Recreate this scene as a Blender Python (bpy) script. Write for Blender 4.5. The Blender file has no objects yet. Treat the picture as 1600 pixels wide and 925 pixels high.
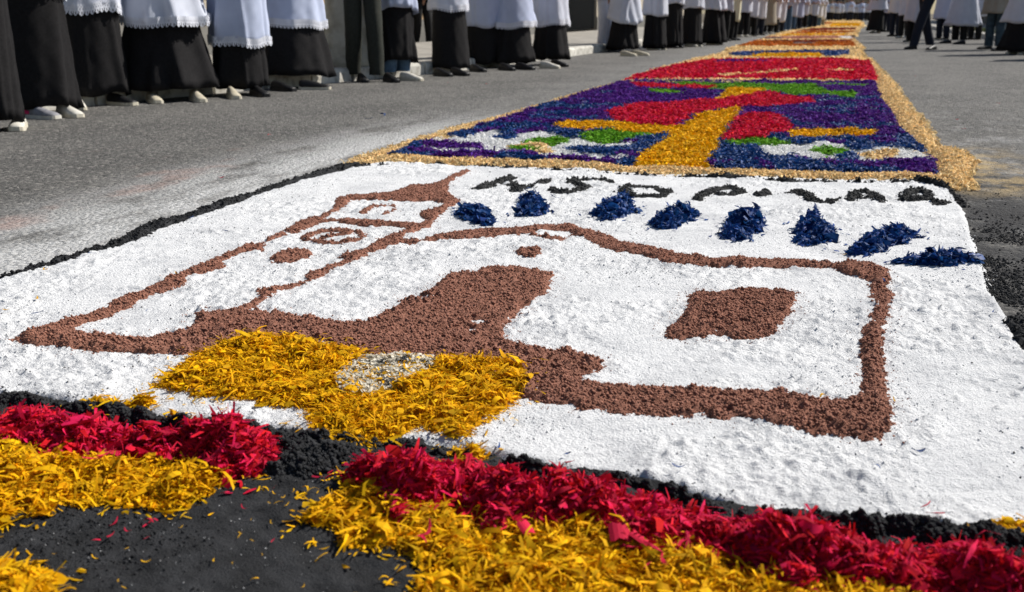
import bpy, math, random
import numpy as np
from mathutils import Vector, Matrix

random.seed(7)
RNG = np.random.default_rng(11)
sc = bpy.context.scene
COL = sc.collection

# ------------------------------------------------------------------ camera
FPX, EYE, HOR = 1500.0, 0.68, 20.0            # survey of the photograph: focal length (px of 1600), eye height, horizon row
PITCH = math.atan((462.5 - HOR) / FPX)
YAW = math.atan(515.0 * math.cos(PITCH) / FPX)   # the road runs along +Y, the camera looks to its left
RIGHT = Vector((math.cos(YAW), math.sin(YAW), 0))
HEAD = Vector((-math.sin(YAW), math.cos(YAW), 0))
FWD = HEAD * math.cos(PITCH) - Vector((0, 0, 1)) * math.sin(PITCH)
UPV = HEAD * math.sin(PITCH) + Vector((0, 0, 1)) * math.cos(PITCH)
cam_d = bpy.data.cameras.new('camera')
cam_d.sensor_width = 36.0
cam_d.lens = FPX * 36.0 / 1600.0
cam_d.clip_start, cam_d.clip_end = 0.05, 2000
cam_d.dof.use_dof = True
cam_d.dof.focus_distance = 2.4
cam_d.dof.aperture_fstop = 6.0
cam = bpy.data.objects.new('camera', cam_d)
COL.objects.link(cam)
m = Matrix((RIGHT, UPV, -FWD)).transposed().to_4x4()
m.translation = (0, 0, EYE)
cam.matrix_world = m
sc.camera = cam

# ------------------------------------------------------------------ sky, sun, exposure
SUN_AZ = math.radians(46.0)      # clockwise from +Y
SUN_EL = math.radians(42.0)
world = bpy.data.worlds.new('World')
sc.world = world
world.use_nodes = True
wn = world.node_tree.nodes
wl = world.node_tree.links
sky = wn.new('ShaderNodeTexSky')
sky.sky_type = 'NISHITA'
sky.sun_disc = False
sky.sun_elevation = SUN_EL
sky.sun_rotation = SUN_AZ
sky.air_density = 1.0
sky.dust_density = 0.6
wl.new(sky.outputs['Color'], wn['Background'].inputs['Color'])
wn['Background'].inputs['Strength'].default_value = 0.060
sun_d = bpy.data.lights.new('sun', 'SUN')
sun_d.energy = 5.0
sun_d.angle = math.radians(0.53)
sun_d.color = (1.0, 0.955, 0.89)
sun = bpy.data.objects.new('sun', sun_d)
COL.objects.link(sun)
sdir = Vector((math.sin(SUN_AZ) * math.cos(SUN_EL), math.cos(SUN_AZ) * math.cos(SUN_EL), math.sin(SUN_EL)))
sun.rotation_euler = sdir.to_track_quat('Z', 'Y').to_euler()
sun.location = (6, 6, 12)
vs = sc.view_settings
vs.view_transform = 'Standard'
vs.look = 'None'
vs.exposure = 0.28
vs.gamma = 1.0
vs.use_curve_mapping = False
sc.cycles.use_denoising = True

# ------------------------------------------------------------------ helpers: survey, noise, polygons
def P(x, y, z=0.0):
    """a point of the photograph on the plane at height z -> where it stands"""
    cx, cy = (x - 800.0) / FPX, (462.5 - y) / FPX
    d = RIGHT * cx + UPV * cy + FWD
    t = (z - EYE) / d.z
    return (d.x * t, d.y * t)

def PP(pts, z=0.0, z2=None):
    """outline; with z2 the upper rim (far side) lies at z2, the lower rim at z"""
    if z2 is None:
        return np.array([P(x, y, z) for x, y in pts])
    y0, y1 = min(p[1] for p in pts), max(p[1] for p in pts)
    return np.array([P(x, y, z + (z2 - z) * (y1 - y) / (y1 - y0)) for x, y in pts])

def crop(ox, oy, s, pts):
    return [(ox + x / s, oy + y / s) for x, y in pts]

def _hash(ix, iy, seed):
    h = (ix.astype(np.int64) * 374761393 + iy.astype(np.int64) * 668265263 + seed * 974634777) & 0xFFFFFFFF
    h = ((h ^ (h >> 13)) * 1274126177) & 0xFFFFFFFF
    h = ((h ^ (h >> 16)) * 2246822519) & 0xFFFFFFFF
    return ((h ^ (h >> 15)) & 0xFFFFFF) / float(0xFFFFFF)

def vn(x, y, size, seed=0):
    """value noise in -1..1, feature size in metres"""
    x = np.asarray(x) / size; y = np.asarray(y) / size
    ix, iy = np.floor(x), np.floor(y)
    fx, fy = x - ix, y - iy
    fx = fx * fx * fx * (fx * (fx * 6 - 15) + 10); fy = fy * fy * fy * (fy * (fy * 6 - 15) + 10)
    a = _hash(ix, iy, seed); b = _hash(ix + 1, iy, seed)
    c = _hash(ix, iy + 1, seed); d = _hash(ix + 1, iy + 1, seed)
    return ((a + (b - a) * fx) * (1 - fy) + (c + (d - c) * fx) * fy) * 2 - 1

def fbm(x, y, size, seed=0, oct=3):
    s, amp, tot = 0, 1.0, 0
    ca, sa = math.cos(0.6), math.sin(0.6)
    for k in range(oct):
        s = s + amp * vn(x * ca - y * sa + 17.3 * k, x * sa + y * ca, size, seed + k * 31)
        tot += amp; amp *= 0.5; size *= 0.47
        ca, sa = math.cos(0.6 + k), math.sin(0.6 + k)
    return s / tot

def sdf(poly, x, y):
    """signed distance to a polygon, positive inside"""
    x = np.asarray(x, float); y = np.asarray(y, float)
    d2 = np.full(x.shape, 1e9); ins = np.zeros(x.shape, bool)
    n = len(poly)
    for i in range(n):
        ax, ay = poly[i]; bx, by = poly[(i + 1) % n]
        ex, ey = bx - ax, by - ay
        L2 = ex * ex + ey * ey
        if L2 < 1e-12: continue
        t = np.clip(((x - ax) * ex + (y - ay) * ey) / L2, 0, 1)
        dx, dy = x - ax - t * ex, y - ay - t * ey
        np.minimum(d2, dx * dx + dy * dy, out=d2)
        c = (ay > y) != (by > y)
        if abs(by - ay) > 1e-12:
            ins ^= c & (x < (bx - ax) * (y - ay) / (by - ay) + ax)
    d = np.sqrt(d2)
    return np.where(ins, d, -d)

def sdf_line(pts, hw, x, y):
    """signed distance to a stroke of half width hw"""
    x = np.asarray(x, float); y = np.asarray(y, float)
    d2 = np.full(x.shape, 1e9)
    for i in range(len(pts) - 1):
        ax, ay = pts[i]; bx, by = pts[i + 1]
        ex, ey = bx - ax, by - ay
        L2 = max(ex * ex + ey * ey, 1e-12)
        t = np.clip(((x - ax) * ex + (y - ay) * ey) / L2, 0, 1)
        np.minimum(d2, (x - ax - t * ex) ** 2 + (y - ay - t * ey) ** 2, out=d2)
    return hw - np.sqrt(d2)

def sst(a, b, x):
    t = np.clip((x - a) / (b - a), 0, 1)
    return t * t * (3 - 2 * t)

# ------------------------------------------------------------------ helpers: objects
def props(o, label=None, cat=None, group=None, kind=None):
    if label: o['label'] = label
    if cat: o['category'] = cat
    if group: o['group'] = group
    if kind: o['kind'] = kind
    return o

def link(name, data, parent=None):
    o = bpy.data.objects.new(name, data)
    COL.objects.link(o)
    if parent is not None: o.parent = parent
    return o

def empty(name, loc=(0, 0, 0), rz=0.0, **k):
    o = link(name, None)
    o.location = loc; o.rotation_euler = (0, 0, rz)
    o.empty_display_size = 0.1
    return props(o, **k)

def np_mesh(name, V, F, mat=None, smooth=True):
    """V (n,3), F (m,3) or (m,4)"""
    V = np.ascontiguousarray(V, dtype=np.float32); F = np.ascontiguousarray(F, dtype=np.int32)
    me = bpy.data.meshes.new(name)
    k = F.shape[1]
    me.vertices.add(len(V)); me.vertices.foreach_set('co', V.ravel())
    me.loops.add(F.size); me.loops.foreach_set('vertex_index', F.ravel())
    me.polygons.add(len(F))
    me.polygons.foreach_set('loop_start', np.arange(0, F.size, k, dtype=np.int32))
    me.polygons.foreach_set('loop_total', np.full(len(F), k, dtype=np.int32))
    me.polygons.foreach_set('use_smooth', np.full(len(F), smooth, dtype=bool))
    me.update(calc_edges=True)
    me.validate()
    if mat: me.materials.append(mat)
    return me

class Soup:
    """collects vertices and quads (triangles repeat a corner index as -1)"""
    def __init__(s): s.v = []; s.f = []; s.n = 0
    def add(s, V, F):
        F = np.asarray(F)
        if F.shape[1] == 4:
            F = np.vstack([F[:, [0, 1, 2]], F[:, [0, 2, 3]]])
        s.v.append(np.asarray(V, float)); s.f.append(F + s.n); s.n += len(V)
        return s
    def box(s, x0, x1, y0, y1, z0, z1):
        V = [(x, y, z) for z in (z0, z1) for y in (y0, y1) for x in (x0, x1)]
        F = [(0, 2, 3, 1), (4, 5, 7, 6), (0, 1, 5, 4), (2, 6, 7, 3), (0, 4, 6, 2), (1, 3, 7, 5)]
        return s.add(np.array(V), np.array(F))
    def mesh(s, name, mat, smooth=False):
        return np_mesh(name, np.vstack(s.v), np.vstack(s.f), mat, smooth)

def loft(rings, cap0=False, cap1=False):
    """closed rings (k, n, 3) -> V, F quads"""
    R = np.array(rings); k, n, _ = R.shape
    V = R.reshape(-1, 3)
    i = np.arange(k - 1)[:, None] * n; j = np.arange(n)[None, :]
    j2 = (j + 1) % n
    F = np.stack([i + j, i + j2, i + n + j2, i + n + j], -1).reshape(-1, 4)
    if cap0 or cap1:
        V = [V]; F = [F]; base = k * n
        for flag, ring, rev in ((cap0, 0, True), (cap1, k - 1, False)):
            if flag:
                c = R[ring].mean(0); V.append(c[None])
                a = ring * n + np.arange(n); b = ring * n + (np.arange(n) + 1) % n
                cc = np.full(n, base)
                q = np.stack([b, a, cc, cc], -1) if rev else np.stack([a, b, cc, cc], -1)
                F.append(q); base += 1
        V = np.vstack(V); F = np.vstack(F)
    return V, F

def add_loft(soup, rings, cap0=True, cap1=True):
    R = np.array(rings); k, n, _ = R.shape
    V, F = loft(R)
    Fs = np.vstack([F[:, [0, 1, 2]], F[:, [0, 2, 3]]])
    VV = [V]; base = k * n; FF = [Fs]
    for flag, ring, rev in ((cap0, 0, True), (cap1, k - 1, False)):
        if flag:
            VV.append(R[ring].mean(0)[None])
            a = ring * n + np.arange(n); b = ring * n + (np.arange(n) + 1) % n
            cc = np.full(n, base)
            FF.append(np.stack([b, a, cc], -1) if rev else np.stack([a, b, cc], -1)); base += 1
    return soup.add(np.vstack(VV), np.vstack(FF))

# ------------------------------------------------------------------ materials
def mat(name, col, col2=None, rough=0.85, nscale=30.0, ndetail=4.0, bump=0.0, bscale=200.0, bdist=0.002,
        island=0.0, hue=0.0, spec=0.25, trans=0.0, contrast=(0.35, 0.65), sheen=0.0, objvar=0.0):
    """diffuse surface: two colours mixed by noise; island/objvar vary value per loose piece / per object"""
    M = bpy.data.materials.new(name); M.use_nodes = True
    N = M.node_tree.nodes; L = M.node_tree.links
    B = N['Principled BSDF']
    B.inputs['Roughness'].default_value = rough
    B.inputs['Specular IOR Level'].default_value = spec
    if sheen: B.inputs['Sheen Weight'].default_value = sheen
    geo = N.new('ShaderNodeNewGeometry')
    tc = N.new('ShaderNodeTexCoord')
    pos = geo.outputs['Position'] if objvar == 0 else tc.outputs['Object']
    nz = N.new('ShaderNodeTexNoise'); nz.inputs['Scale'].default_value = nscale; nz.inputs['Detail'].default_value = ndetail
    L.new(pos, nz.inputs['Vector'])
    rp = N.new('ShaderNodeMapRange')
    rp.inputs['From Min'].default_value, rp.inputs['From Max'].default_value = contrast
    L.new(nz.outputs['Fac'], rp.inputs['Value'])
    mx = N.new('ShaderNodeMix'); mx.data_type = 'RGBA'
    c2 = col2 or tuple(c * 0.75 for c in col)
    mx.inputs['A'].default_value = (*col, 1); mx.inputs['B'].default_value = (*c2, 1)
    L.new(rp.outputs['Result'], mx.inputs['Factor'])
    out = mx.outputs['Result']
    if island or objvar or hue:
        hs = N.new('ShaderNodeHueSaturation')
        L.new(out, hs.inputs['Color'])
        if island or hue: src = geo.outputs['Random Per Island']
        if objvar:
            oi = N.new('ShaderNodeObjectInfo'); src = oi.outputs['Random']
        amt = island or objvar
        v = N.new('ShaderNodeMapRange'); v.inputs['To Min'].default_value = 1 - amt; v.inputs['To Max'].default_value = 1 + amt
        L.new(src, v.inputs['Value']); L.new(v.outputs['Result'], hs.inputs['Value'])
        if hue:
            fr = N.new('ShaderNodeMath'); fr.operation = 'MULTIPLY'; fr.inputs[1].default_value = 7.31
            L.new(src, fr.inputs[0])
            f2 = N.new('ShaderNodeMath'); f2.operation = 'FRACT'; L.new(fr.outputs[0], f2.inputs[0])
            v2 = N.new('ShaderNodeMapRange'); v2.inputs['To Min'].default_value = 0.5 - hue; v2.inputs['To Max'].default_value = 0.5 + hue
            L.new(f2.outputs[0], v2.inputs['Value']); L.new(v2.outputs['Result'], hs.inputs['Hue'])
        out = hs.outputs['Color']
    L.new(out, B.inputs['Base Color'])
    if bump:
        nb = N.new('ShaderNodeTexNoise'); nb.inputs['Scale'].default_value = bscale; nb.inputs['Detail'].default_value = 5
        nb.inputs['Roughness'].default_value = 0.65
        L.new(pos, nb.inputs['Vector'])
        bp = N.new('ShaderNodeBump'); bp.inputs['Strength'].default_value = bump; bp.inputs['Distance'].default_value = bdist
        L.new(nb.outputs['Fac'], bp.inputs['Height']); L.new(bp.outputs['Normal'], B.inputs['Normal'])
    if trans:
        tr = N.new('ShaderNodeBsdfTranslucent'); L.new(out, tr.inputs['Color'])
        ms = N.new('ShaderNodeMixShader'); ms.inputs['Fac'].default_value = trans
        L.new(B.outputs['BSDF'], ms.inputs[1]); L.new(tr.outputs['BSDF'], ms.inputs[2])
        L.new(ms.outputs['Shader'], N['Material Output'].inputs['Surface'])
    return M

def pigment(name, col, col2, **k):
    d = dict(island=0.42, hue=0.010, rough=0.75, spec=0.10, trans=0.22, nscale=90, bump=0.3, bscale=500, bdist=0.0006)
    d.update(k)
    return mat(name, col, col2, **d)

M_WHITE = mat('white_powder', (0.755, 0.76, 0.765), (0.55, 0.56, 0.575), rough=0.95, nscale=6.0, ndetail=9, contrast=(0.46, 0.82), bump=1.0, bscale=190, bdist=0.006, spec=0.08)
M_WCRUMB = mat('white_crumb', (0.70, 0.70, 0.695), (0.63, 0.635, 0.64), rough=0.95, nscale=60, island=0.05, spec=0.1)
M_BROWN = mat('brown_sawdust', (0.33, 0.158, 0.112), (0.23, 0.104, 0.070), rough=0.95, nscale=38, bump=0.9, bscale=330, bdist=0.004, spec=0.1)
M_BCRUMB = mat('brown_crumb', (0.34, 0.165, 0.118), (0.23, 0.105, 0.072), rough=0.95, nscale=90, island=0.28, spec=0.1)
M_BLACK = mat('black_sawdust', (0.044, 0.045, 0.048), (0.026, 0.0265, 0.028), rough=0.95, nscale=26, bump=1.0, bscale=300, bdist=0.005, spec=0.12)
M_KCRUMB = mat('black_crumb', (0.034, 0.035, 0.037), (0.020, 0.0205, 0.022), rough=0.95, nscale=90, island=0.4, spec=0.12)
M_RED = pigment('red_shavings', (0.66, 0.013, 0.052), (0.46, 0.007, 0.034))
M_REDO = pigment('red_flake', (0.70, 0.028, 0.078), (0.50, 0.012, 0.044), objvar=0.28, island=0, hue=0)
M_YEL = pigment('yellow_shavings', (0.79, 0.44, 0.004), (0.62, 0.32, 0.003))
M_YELO = pigment('yellow_flake', (0.81, 0.46, 0.008), (0.64, 0.34, 0.005), objvar=0.25, island=0, hue=0)
M_BLUE = pigment('blue_shavings', (0.012, 0.068, 0.255), (0.007, 0.036, 0.15), spec=0.2, rough=0.55)
M_BLUEO = pigment('blue_flake', (0.014, 0.076, 0.28), (0.008, 0.040, 0.16), objvar=0.35, island=0, hue=0, spec=0.25, rough=0.5)
M_PUR = pigment('purple_shavings', (0.105, 0.020, 0.250), (0.058, 0.012, 0.155), hue=0.025)
M_TAN = pigment('tan_shavings', (0.88, 0.68, 0.37), (0.78, 0.56, 0.27), rough=0.8, hue=0.006)
M_GRN = pigment('green_shavings', (0.16, 0.38, 0.020), (0.08, 0.24, 0.014))
M_ORG = pigment('orange_shavings', (0.55, 0.16, 0.012), (0.38, 0.09, 0.008))
M_MAR = pigment('maroon_shavings', (0.30, 0.045, 0.022), (0.19, 0.03, 0.016))
M_PNK = pigment('pink_sawdust', (0.60, 0.28, 0.22), (0.45, 0.20, 0.16))
M_GRY = pigment('grey_sawdust', (0.30, 0.22, 0.19), (0.22, 0.16, 0.14))
M_WFL = pigment('white_flakes', (0.80, 0.76, 0.66), (0.68, 0.62, 0.50), hue=0.0, island=0.12)
M_WPAN = pigment('white_sawdust', (0.84, 0.84, 0.83), (0.78, 0.78, 0.78), hue=0.0, island=0.06)

# ------------------------------------------------------------------ asphalt
def asphalt():
    M = bpy.data.materials.new('asphalt'); M.use_nodes = True
    N = M.node_tree.nodes; L = M.node_tree.links; B = N['Principled BSDF']
    B.inputs['Roughness'].default_value = 0.88; B.inputs['Specular IOR Level'].default_value = 0.25
    geo = N.new('ShaderNodeNewGeometry'); pos = geo.outputs['Position']
    def noise(scale, det=4, rough=0.55, stretch=None):
        n = N.new('ShaderNodeTexNoise'); n.inputs['Scale'].default_value = scale; n.inputs['Detail'].default_value = det
        n.inputs['Roughness'].default_value = rough
        v = pos
        if stretch:
            mp = N.new('ShaderNodeMapping'); mp.inputs['Scale'].default_value = stretch; L.new(pos, mp.inputs['Vector']); v = mp.outputs['Vector']
        L.new(v, n.inputs['Vector']); return n.outputs['Fac']
    def rng(v, a, b, c=0.0, d=1.0):
        r = N.new('ShaderNodeMapRange'); r.interpolation_type = 'SMOOTHSTEP'
        r.inputs['From Min'].default_value = a; r.inputs['From Max'].default_value = b
        r.inputs['To Min'].default_value = c; r.inputs['To Max'].default_value = d
        L.new(v, r.inputs['Value']); return r.outputs['Result']
    def mul(a, b):
        n = N.new('ShaderNodeMath'); n.operation = 'MULTIPLY'; L.new(a, n.inputs[0])
        if isinstance(b, float): n.inputs[1].default_value = b
        else: L.new(b, n.inputs[1])
        return n.outputs[0]
    def mix(f, a, b):
        n = N.new('ShaderNodeMix'); n.data_type = 'RGBA'; L.new(f, n.inputs['Factor'])
        for k, v in (('A', a), ('B', b)):
            if isinstance(v, tuple): n.inputs[k].default_value = (*v, 1)
            else: L.new(v, n.inputs[k])
        return n.outputs['Result']
    base = mix(rng(noise(1.3, 5), 0.35, 0.65), (0.148, 0.143, 0.133), (0.108, 0.105, 0.099))
    # stones of the surface
    vo = N.new('ShaderNodeTexVoronoi'); vo.inputs['Scale'].default_value = 62; L.new(pos, vo.inputs['Vector'])
    sep = N.new('ShaderNodeSeparateColor'); L.new(vo.outputs['Color'], sep.inputs['Color'])
    base = mix(rng(sep.outputs['Red'], 0.72, 0.95, 0.0, 0.85), base, (0.30, 0.285, 0.26))
    base = mix(rng(sep.outputs['Green'], 0.75, 0.95, 0.0, 0.75), base, (0.055, 0.054, 0.053))
    # spilt powder lying on the road beside the carpet
    xyz = N.new('ShaderNodeSeparateXYZ'); L.new(pos, xyz.inputs['Vector'])
    def band(c0, c1, c2, c3):
        return mul(rng(xyz.outputs['X'], c0, c1), rng(xyz.outputs['X'], c2, c3, 1.0, 0.0))
    near = rng(xyz.outputs['Y'], 4.6, 7.0, 1.0, 0.12)
    wl_ = mul(mul(band(-3.05, -2.15, -2.0, -1.85), near), rng(noise(2.2, 6, 0.68, (2.2, 0.8, 1)), 0.30, 0.56))
    wl_ = mul(wl_, rng(noise(55, 4, 0.7), 0.25, 0.6, 0.25, 1.0))
    base = mix(wl_, base, (0.64, 0.64, 0.63))
    wr_ = mul(mul(band(0.45, 0.55, 0.9, 2.2), rng(xyz.outputs['Y'], 2.5, 9.0, 1.0, 0.1)), rng(noise(3.1, 6, 0.7, (2.0, 1.0, 1)), 0.46, 0.68))
    wr_ = mul(wr_, rng(noise(60, 4, 0.7), 0.25, 0.6, 0.2, 1.0))
    base = mix(mul(wr_, 0.6), base, (0.60, 0.60, 0.60))
    bk = mul(mul(band(0.34, 0.44, 0.66, 1.0), rng(xyz.outputs['Y'], 4.4, 5.0, 1.0, 0.0)), rng(noise(4.0, 6, 0.65), 0.34, 0.56))
    base = mix(mul(bk, 0.92), base, (0.034, 0.033, 0.034))
    pk = mul(mul(band(-3.9, -2.6, -2.2, -2.0), rng(xyz.outputs['Y'], 4.0, 5.5, 1.0, 0.0)), rng(noise(2.0, 5, 0.6, (1.6, 0.9, 1)), 0.55, 0.72))
    base = mix(mul(pk, 0.42), base, (0.42, 0.24, 0.19))
    tn = mul(mul(band(0.45, 0.5, 0.7, 1.0), mul(rng(xyz.outputs['Y'], 3.9, 4.4), rng(xyz.outputs['Y'], 4.8, 6.0, 1.0, 0.0))), rng(noise(5.0, 5, 0.7), 0.42, 0.62))
    base = mix(mul(tn, 0.75), base, (0.52, 0.38, 0.18))
    L.new(base, B.inputs['Base Color'])
    bp = N.new('ShaderNodeBump'); bp.inputs['Strength'].default_value = 1.0; bp.inputs['Distance'].default_value = 0.009
    add = N.new('ShaderNodeMath'); add.operation = 'ADD'
    L.new(noise(130, 5, 0.7), add.inputs[0]); L.new(mul(vo.outputs['Distance'], -0.9), add.inputs[1])
    L.new(add.outputs[0], bp.inputs['Height']); L.new(bp.outputs['Normal'], B.inputs['Normal'])
    return M
M_ASPHALT = asphalt()
M_CONC = mat('concrete', (0.36, 0.34, 0.30), (0.25, 0.235, 0.21), nscale=3.0, bump=0.5, bscale=60, bdist=0.004)
M_KERB = mat('whitewashed_kerb', (0.62, 0.60, 0.54), (0.34, 0.31, 0.26), nscale=14, bump=0.6, bscale=45, bdist=0.006, objvar=0.12, contrast=(0.45, 0.75))
M_EARTH = mat('earth', (0.16, 0.13, 0.09), (0.10, 0.085, 0.06), nscale=2)
M_PLAST = mat('cream_render', (0.52, 0.46, 0.36), (0.42, 0.37, 0.29), nscale=1.2, bump=0.3, bscale=30, bdist=0.004)
M_PLAST2 = mat('ochre_render', (0.42, 0.30, 0.18), (0.34, 0.24, 0.14), nscale=1.2, bump=0.3, bscale=30, bdist=0.004)
M_PLINTH = mat('grey_plinth', (0.22, 0.21, 0.19), (0.15, 0.145, 0.13), nscale=3)
M_GATE = mat('dark_gate_paint', (0.018, 0.020, 0.022), (0.012, 0.013, 0.014), rough=0.5)
M_TILE = mat('roof_tile', (0.36, 0.14, 0.075), (0.25, 0.095, 0.05), nscale=6, bump=0.4, bscale=20, bdist=0.01)
M_GLASS = mat('window_glass', (0.03, 0.036, 0.04), (0.02, 0.024, 0.028), rough=0.08, spec=0.6)
M_GRASS = mat('grass', (0.075, 0.12, 0.025), (0.11, 0.11, 0.04), nscale=12, island=0.35)
M_BARK = mat('whitewashed_bark', (0.64, 0.61, 0.51), (0.40, 0.36, 0.27), nscale=7, bump=0.8, bscale=22, bdist=0.02, contrast=(0.4, 0.72))
M_LEAF = mat('leaves', (0.060, 0.105, 0.022), (0.035, 0.07, 0.015), nscale=3, island=0.35, trans=0.25, rough=0.6)

# ------------------------------------------------------------------ setting: ground, road, pavements, kerbs
def sheet(name, xs, ys, z, mtl):
    X, Y = np.meshgrid(xs, ys)
    nx = len(xs)
    V = np.stack([X.ravel(), Y.ravel(), np.full(X.size, z)], -1)
    i = (np.arange(len(ys) - 1)[:, None] * nx + np.arange(nx - 1)[None, :]).ravel()
    F = np.stack([i, i + 1, i + nx + 1, i + nx], -1)
    return np_mesh(name, V, F, mtl)

props(link('ground', sheet('ground', np.linspace(-400, 400, 9), np.linspace(-200, 700, 10), -0.03, M_EARTH)), kind='structure')
props(link('road', sheet('road', np.linspace(-6.6, 4.2, 5), np.linspace(-6, 160, 40), 0.0, M_ASPHALT)), kind='structure')

KL = [(-6.1, -6.0), (-5.55, 4.0), (-5.32, 6.5), (-4.80, 9.0), (-4.46, 10.5), (-4.20, 13.5), (-4.06, 17.3), (-3.95, 30.0), (-3.95, 150.0)]
KR = [(3.75, -6.0), (3.75, 150.0)]
def line_at(Lp, s):
    for (x0, y0), (x1, y1) in zip(Lp, Lp[1:]):
        if s <= y1: return x0 + (x1 - x0) * (s - y0) / (y1 - y0)
    return Lp[-1][0]

def pavement(name, Lp, side, width):
    ys = np.linspace(-6, 150, 80)
    S = Soup()
    V = []
    for y in ys:
        x = line_at(Lp, y)
        xi, xo = x + side * 0.145, x + side * width
        V += [(xi, y, -0.02), (xi, y, 0.128), (xo, y, 0.15), (xo, y, -0.02)]
    V = np.array(V)
    i = np.arange(len(ys) - 1) * 4
    F = np.vstack([np.stack([i + k, i + k + 1, i + k + 5, i + k + 4], -1) for k in range(3)])
    S.add(V, F)
    return props(link(name, S.mesh(name, M_CONC)), kind='structure')
pavement('pavement_left', KL, -1, 3.4)
pavement('pavement_right', KR, 1, 3.0)

def kerb_stone_mesh():
    prof = [(0.0, -0.02), (0.0, 0.105), (0.012, 0.132), (0.035, 0.14), (0.14, 0.142), (0.14, -0.02)]
    rings = []
    for yy, s in ((0.0, 0.985), (0.012, 1.0), (0.2, 1.0), (0.39, 1.0), (0.578, 1.0), (0.59, 0.985)):
        rings.append([(-(a - 0.07) * s - 0.07, yy, b * s) for a, b in prof])
    S = Soup(); add_loft(S, rings)
    return S.mesh('kerb_stone', M_KERB)
KSM = kerb_stone_mesh()
for nm, Lp, side, y0, y1 in (('kerb_left', KL, -1, -3.0, 58.0), ('kerb_right', KR, 1, 8.0, 58.0)):
    root = empty(nm, kind='structure')
    y = y0
    while y < y1:
        x = line_at(Lp, y); x2 = line_at(Lp, y + 0.6)
        o = link('kerb_stone', KSM, root)
        o.location = (x + random.uniform(-.008, .008), y, random.uniform(-.012, .0))
        a = math.atan2(-(x2 - x), 0.6)
        o.rotation_euler = (0, 0, a)
        if side > 0:
            o.scale = (-1, 1, 1)
        y += 0.6 / math.cos(a) + 0.006

# ------------------------------------------------------------------ carpet: the white panel's outline and surface heights
BLKL = crop(0, 240, 2.89, [(0, 570), (110, 545), (240, 505), (350, 470), (480, 430), (590, 395), (670, 350), (800, 310), (940, 265), (1060, 220), (1200, 170), (1340, 125), (1445, 95)]) + [(560, 259)]
BOT = [(0, 622), (60, 625), (123, 635), (190, 645), (230, 655), (300, 662), (350, 668), (400, 675), (440, 680), (500, 688), (560, 690), (600, 688), (680, 698), (700, 702), (770, 712), (800, 728), (850, 735), (880, 740), (930, 745), (1000, 755), (1040, 765), (1100, 782), (1160, 800), (1200, 808), (1260, 815), (1330, 825), (1400, 825), (1450, 830), (1500, 840), (1560, 845), (1600, 850)]
bot_w = PP(BOT, 0.006)
left_w = PP([(x + 2, y + 4) for x, y in BLKL])
WHITE = np.vstack([[(-2.0, 1.27)], left_w,
                   PP([(600, 256), (700, 262), (800, 264), (900, 268), (1000, 274), (1127, 278), (1300, 284), (1440, 286), (1478, 296),
                       (1497, 312), (1510, 340), (1525, 390), (1540, 425), (1548, 460), (1570, 490), (1590, 525), (1602, 550)]),
                   [(0.445, 1.9), (0.43, 1.6), (0.40, 1.34)], bot_w[::-1]])
BLACK = np.vstack([[(-2.2, 0.2), (-2.2, 1.28)], bot_w + [0, 0.035], [(0.40, 1.36), (0.75, 1.40), (0.75, 0.2)]])

def white_z(x, y):
    sd = sdf(WHITE, x, y) + 0.008 * fbm(x, y, 0.05, 5, 3)
    edge = sst(-0.012, 0.022, sd)
    h = 0.014 + 0.0040 * fbm(x, y, 0.20, 1, 3)
    loose = sst(-0.20, 0.22, fbm(x, y, 0.28, 9, 3))            # loose crumbly drifts against swept, pressed places
    u = x * 0.80 + y * 0.6 + 0.03 * fbm(x, y, 0.2, 14, 2); v = -x * 0.6 + y * 0.80 + 0.02 * fbm(x, y, 0.15, 15, 2)
    h = h + (1 - loose) * (0.0030 * vn(u * 0.14, v, 0.014, 8) + 0.0010 * vn(u * 0.3, v, 0.007, 18))
    cr = np.maximum(0, fbm(x, y, 0.024, 2, 2)) * 0.0085 + np.abs(vn(x, y, 0.0095, 3)) * 0.0042 + vn(x, y, 0.006, 33) * 0.0014
    h = h + loose * cr + 0.0010 * vn(x, y, 0.0085, 4)
    h = h + 0.0035 * loose * fbm(x, y, 0.05, 27, 2) + 0.0030 * np.maximum(0, vn(x, y, 0.034, 28)) * loose
    clod = sst(0.62, 0.85, vn(x, y, 0.020, 21)) * sst(0.1, 0.5, fbm(x, y, 0.4, 23, 2))
    h = h + 0.0060 * clod
    return np.where(sd > -0.012, -0.006 + edge * (h + 0.006), -0.02)

def black_z(x, y):
    sd = sdf(BLACK, x, y)
    h = 0.010 + 0.010 * fbm(x, y, 0.22, 41, 3) + 0.0085 * fbm(x, y, 0.07, 42, 4) + 0.0022 * np.abs(vn(x, y, 0.009, 44))
    rough = sst(-0.05, 0.35, fbm(x, y, 0.3, 47, 2))
    h = h + rough * (0.0065 * np.maximum(0, fbm(x, y, 0.022, 43, 2)) + 0.003 * np.abs(vn(x, y, 0.010, 45)))
    return -0.006 + sst(-0.02, 0.03, sd) * (h + 0.006)

def gz(x, y):
    x = np.asarray(x, float); y = np.asarray(y, float)
    return np.maximum(np.maximum(white_z(x, y), black_z(x, y)), 0.0)

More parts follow.
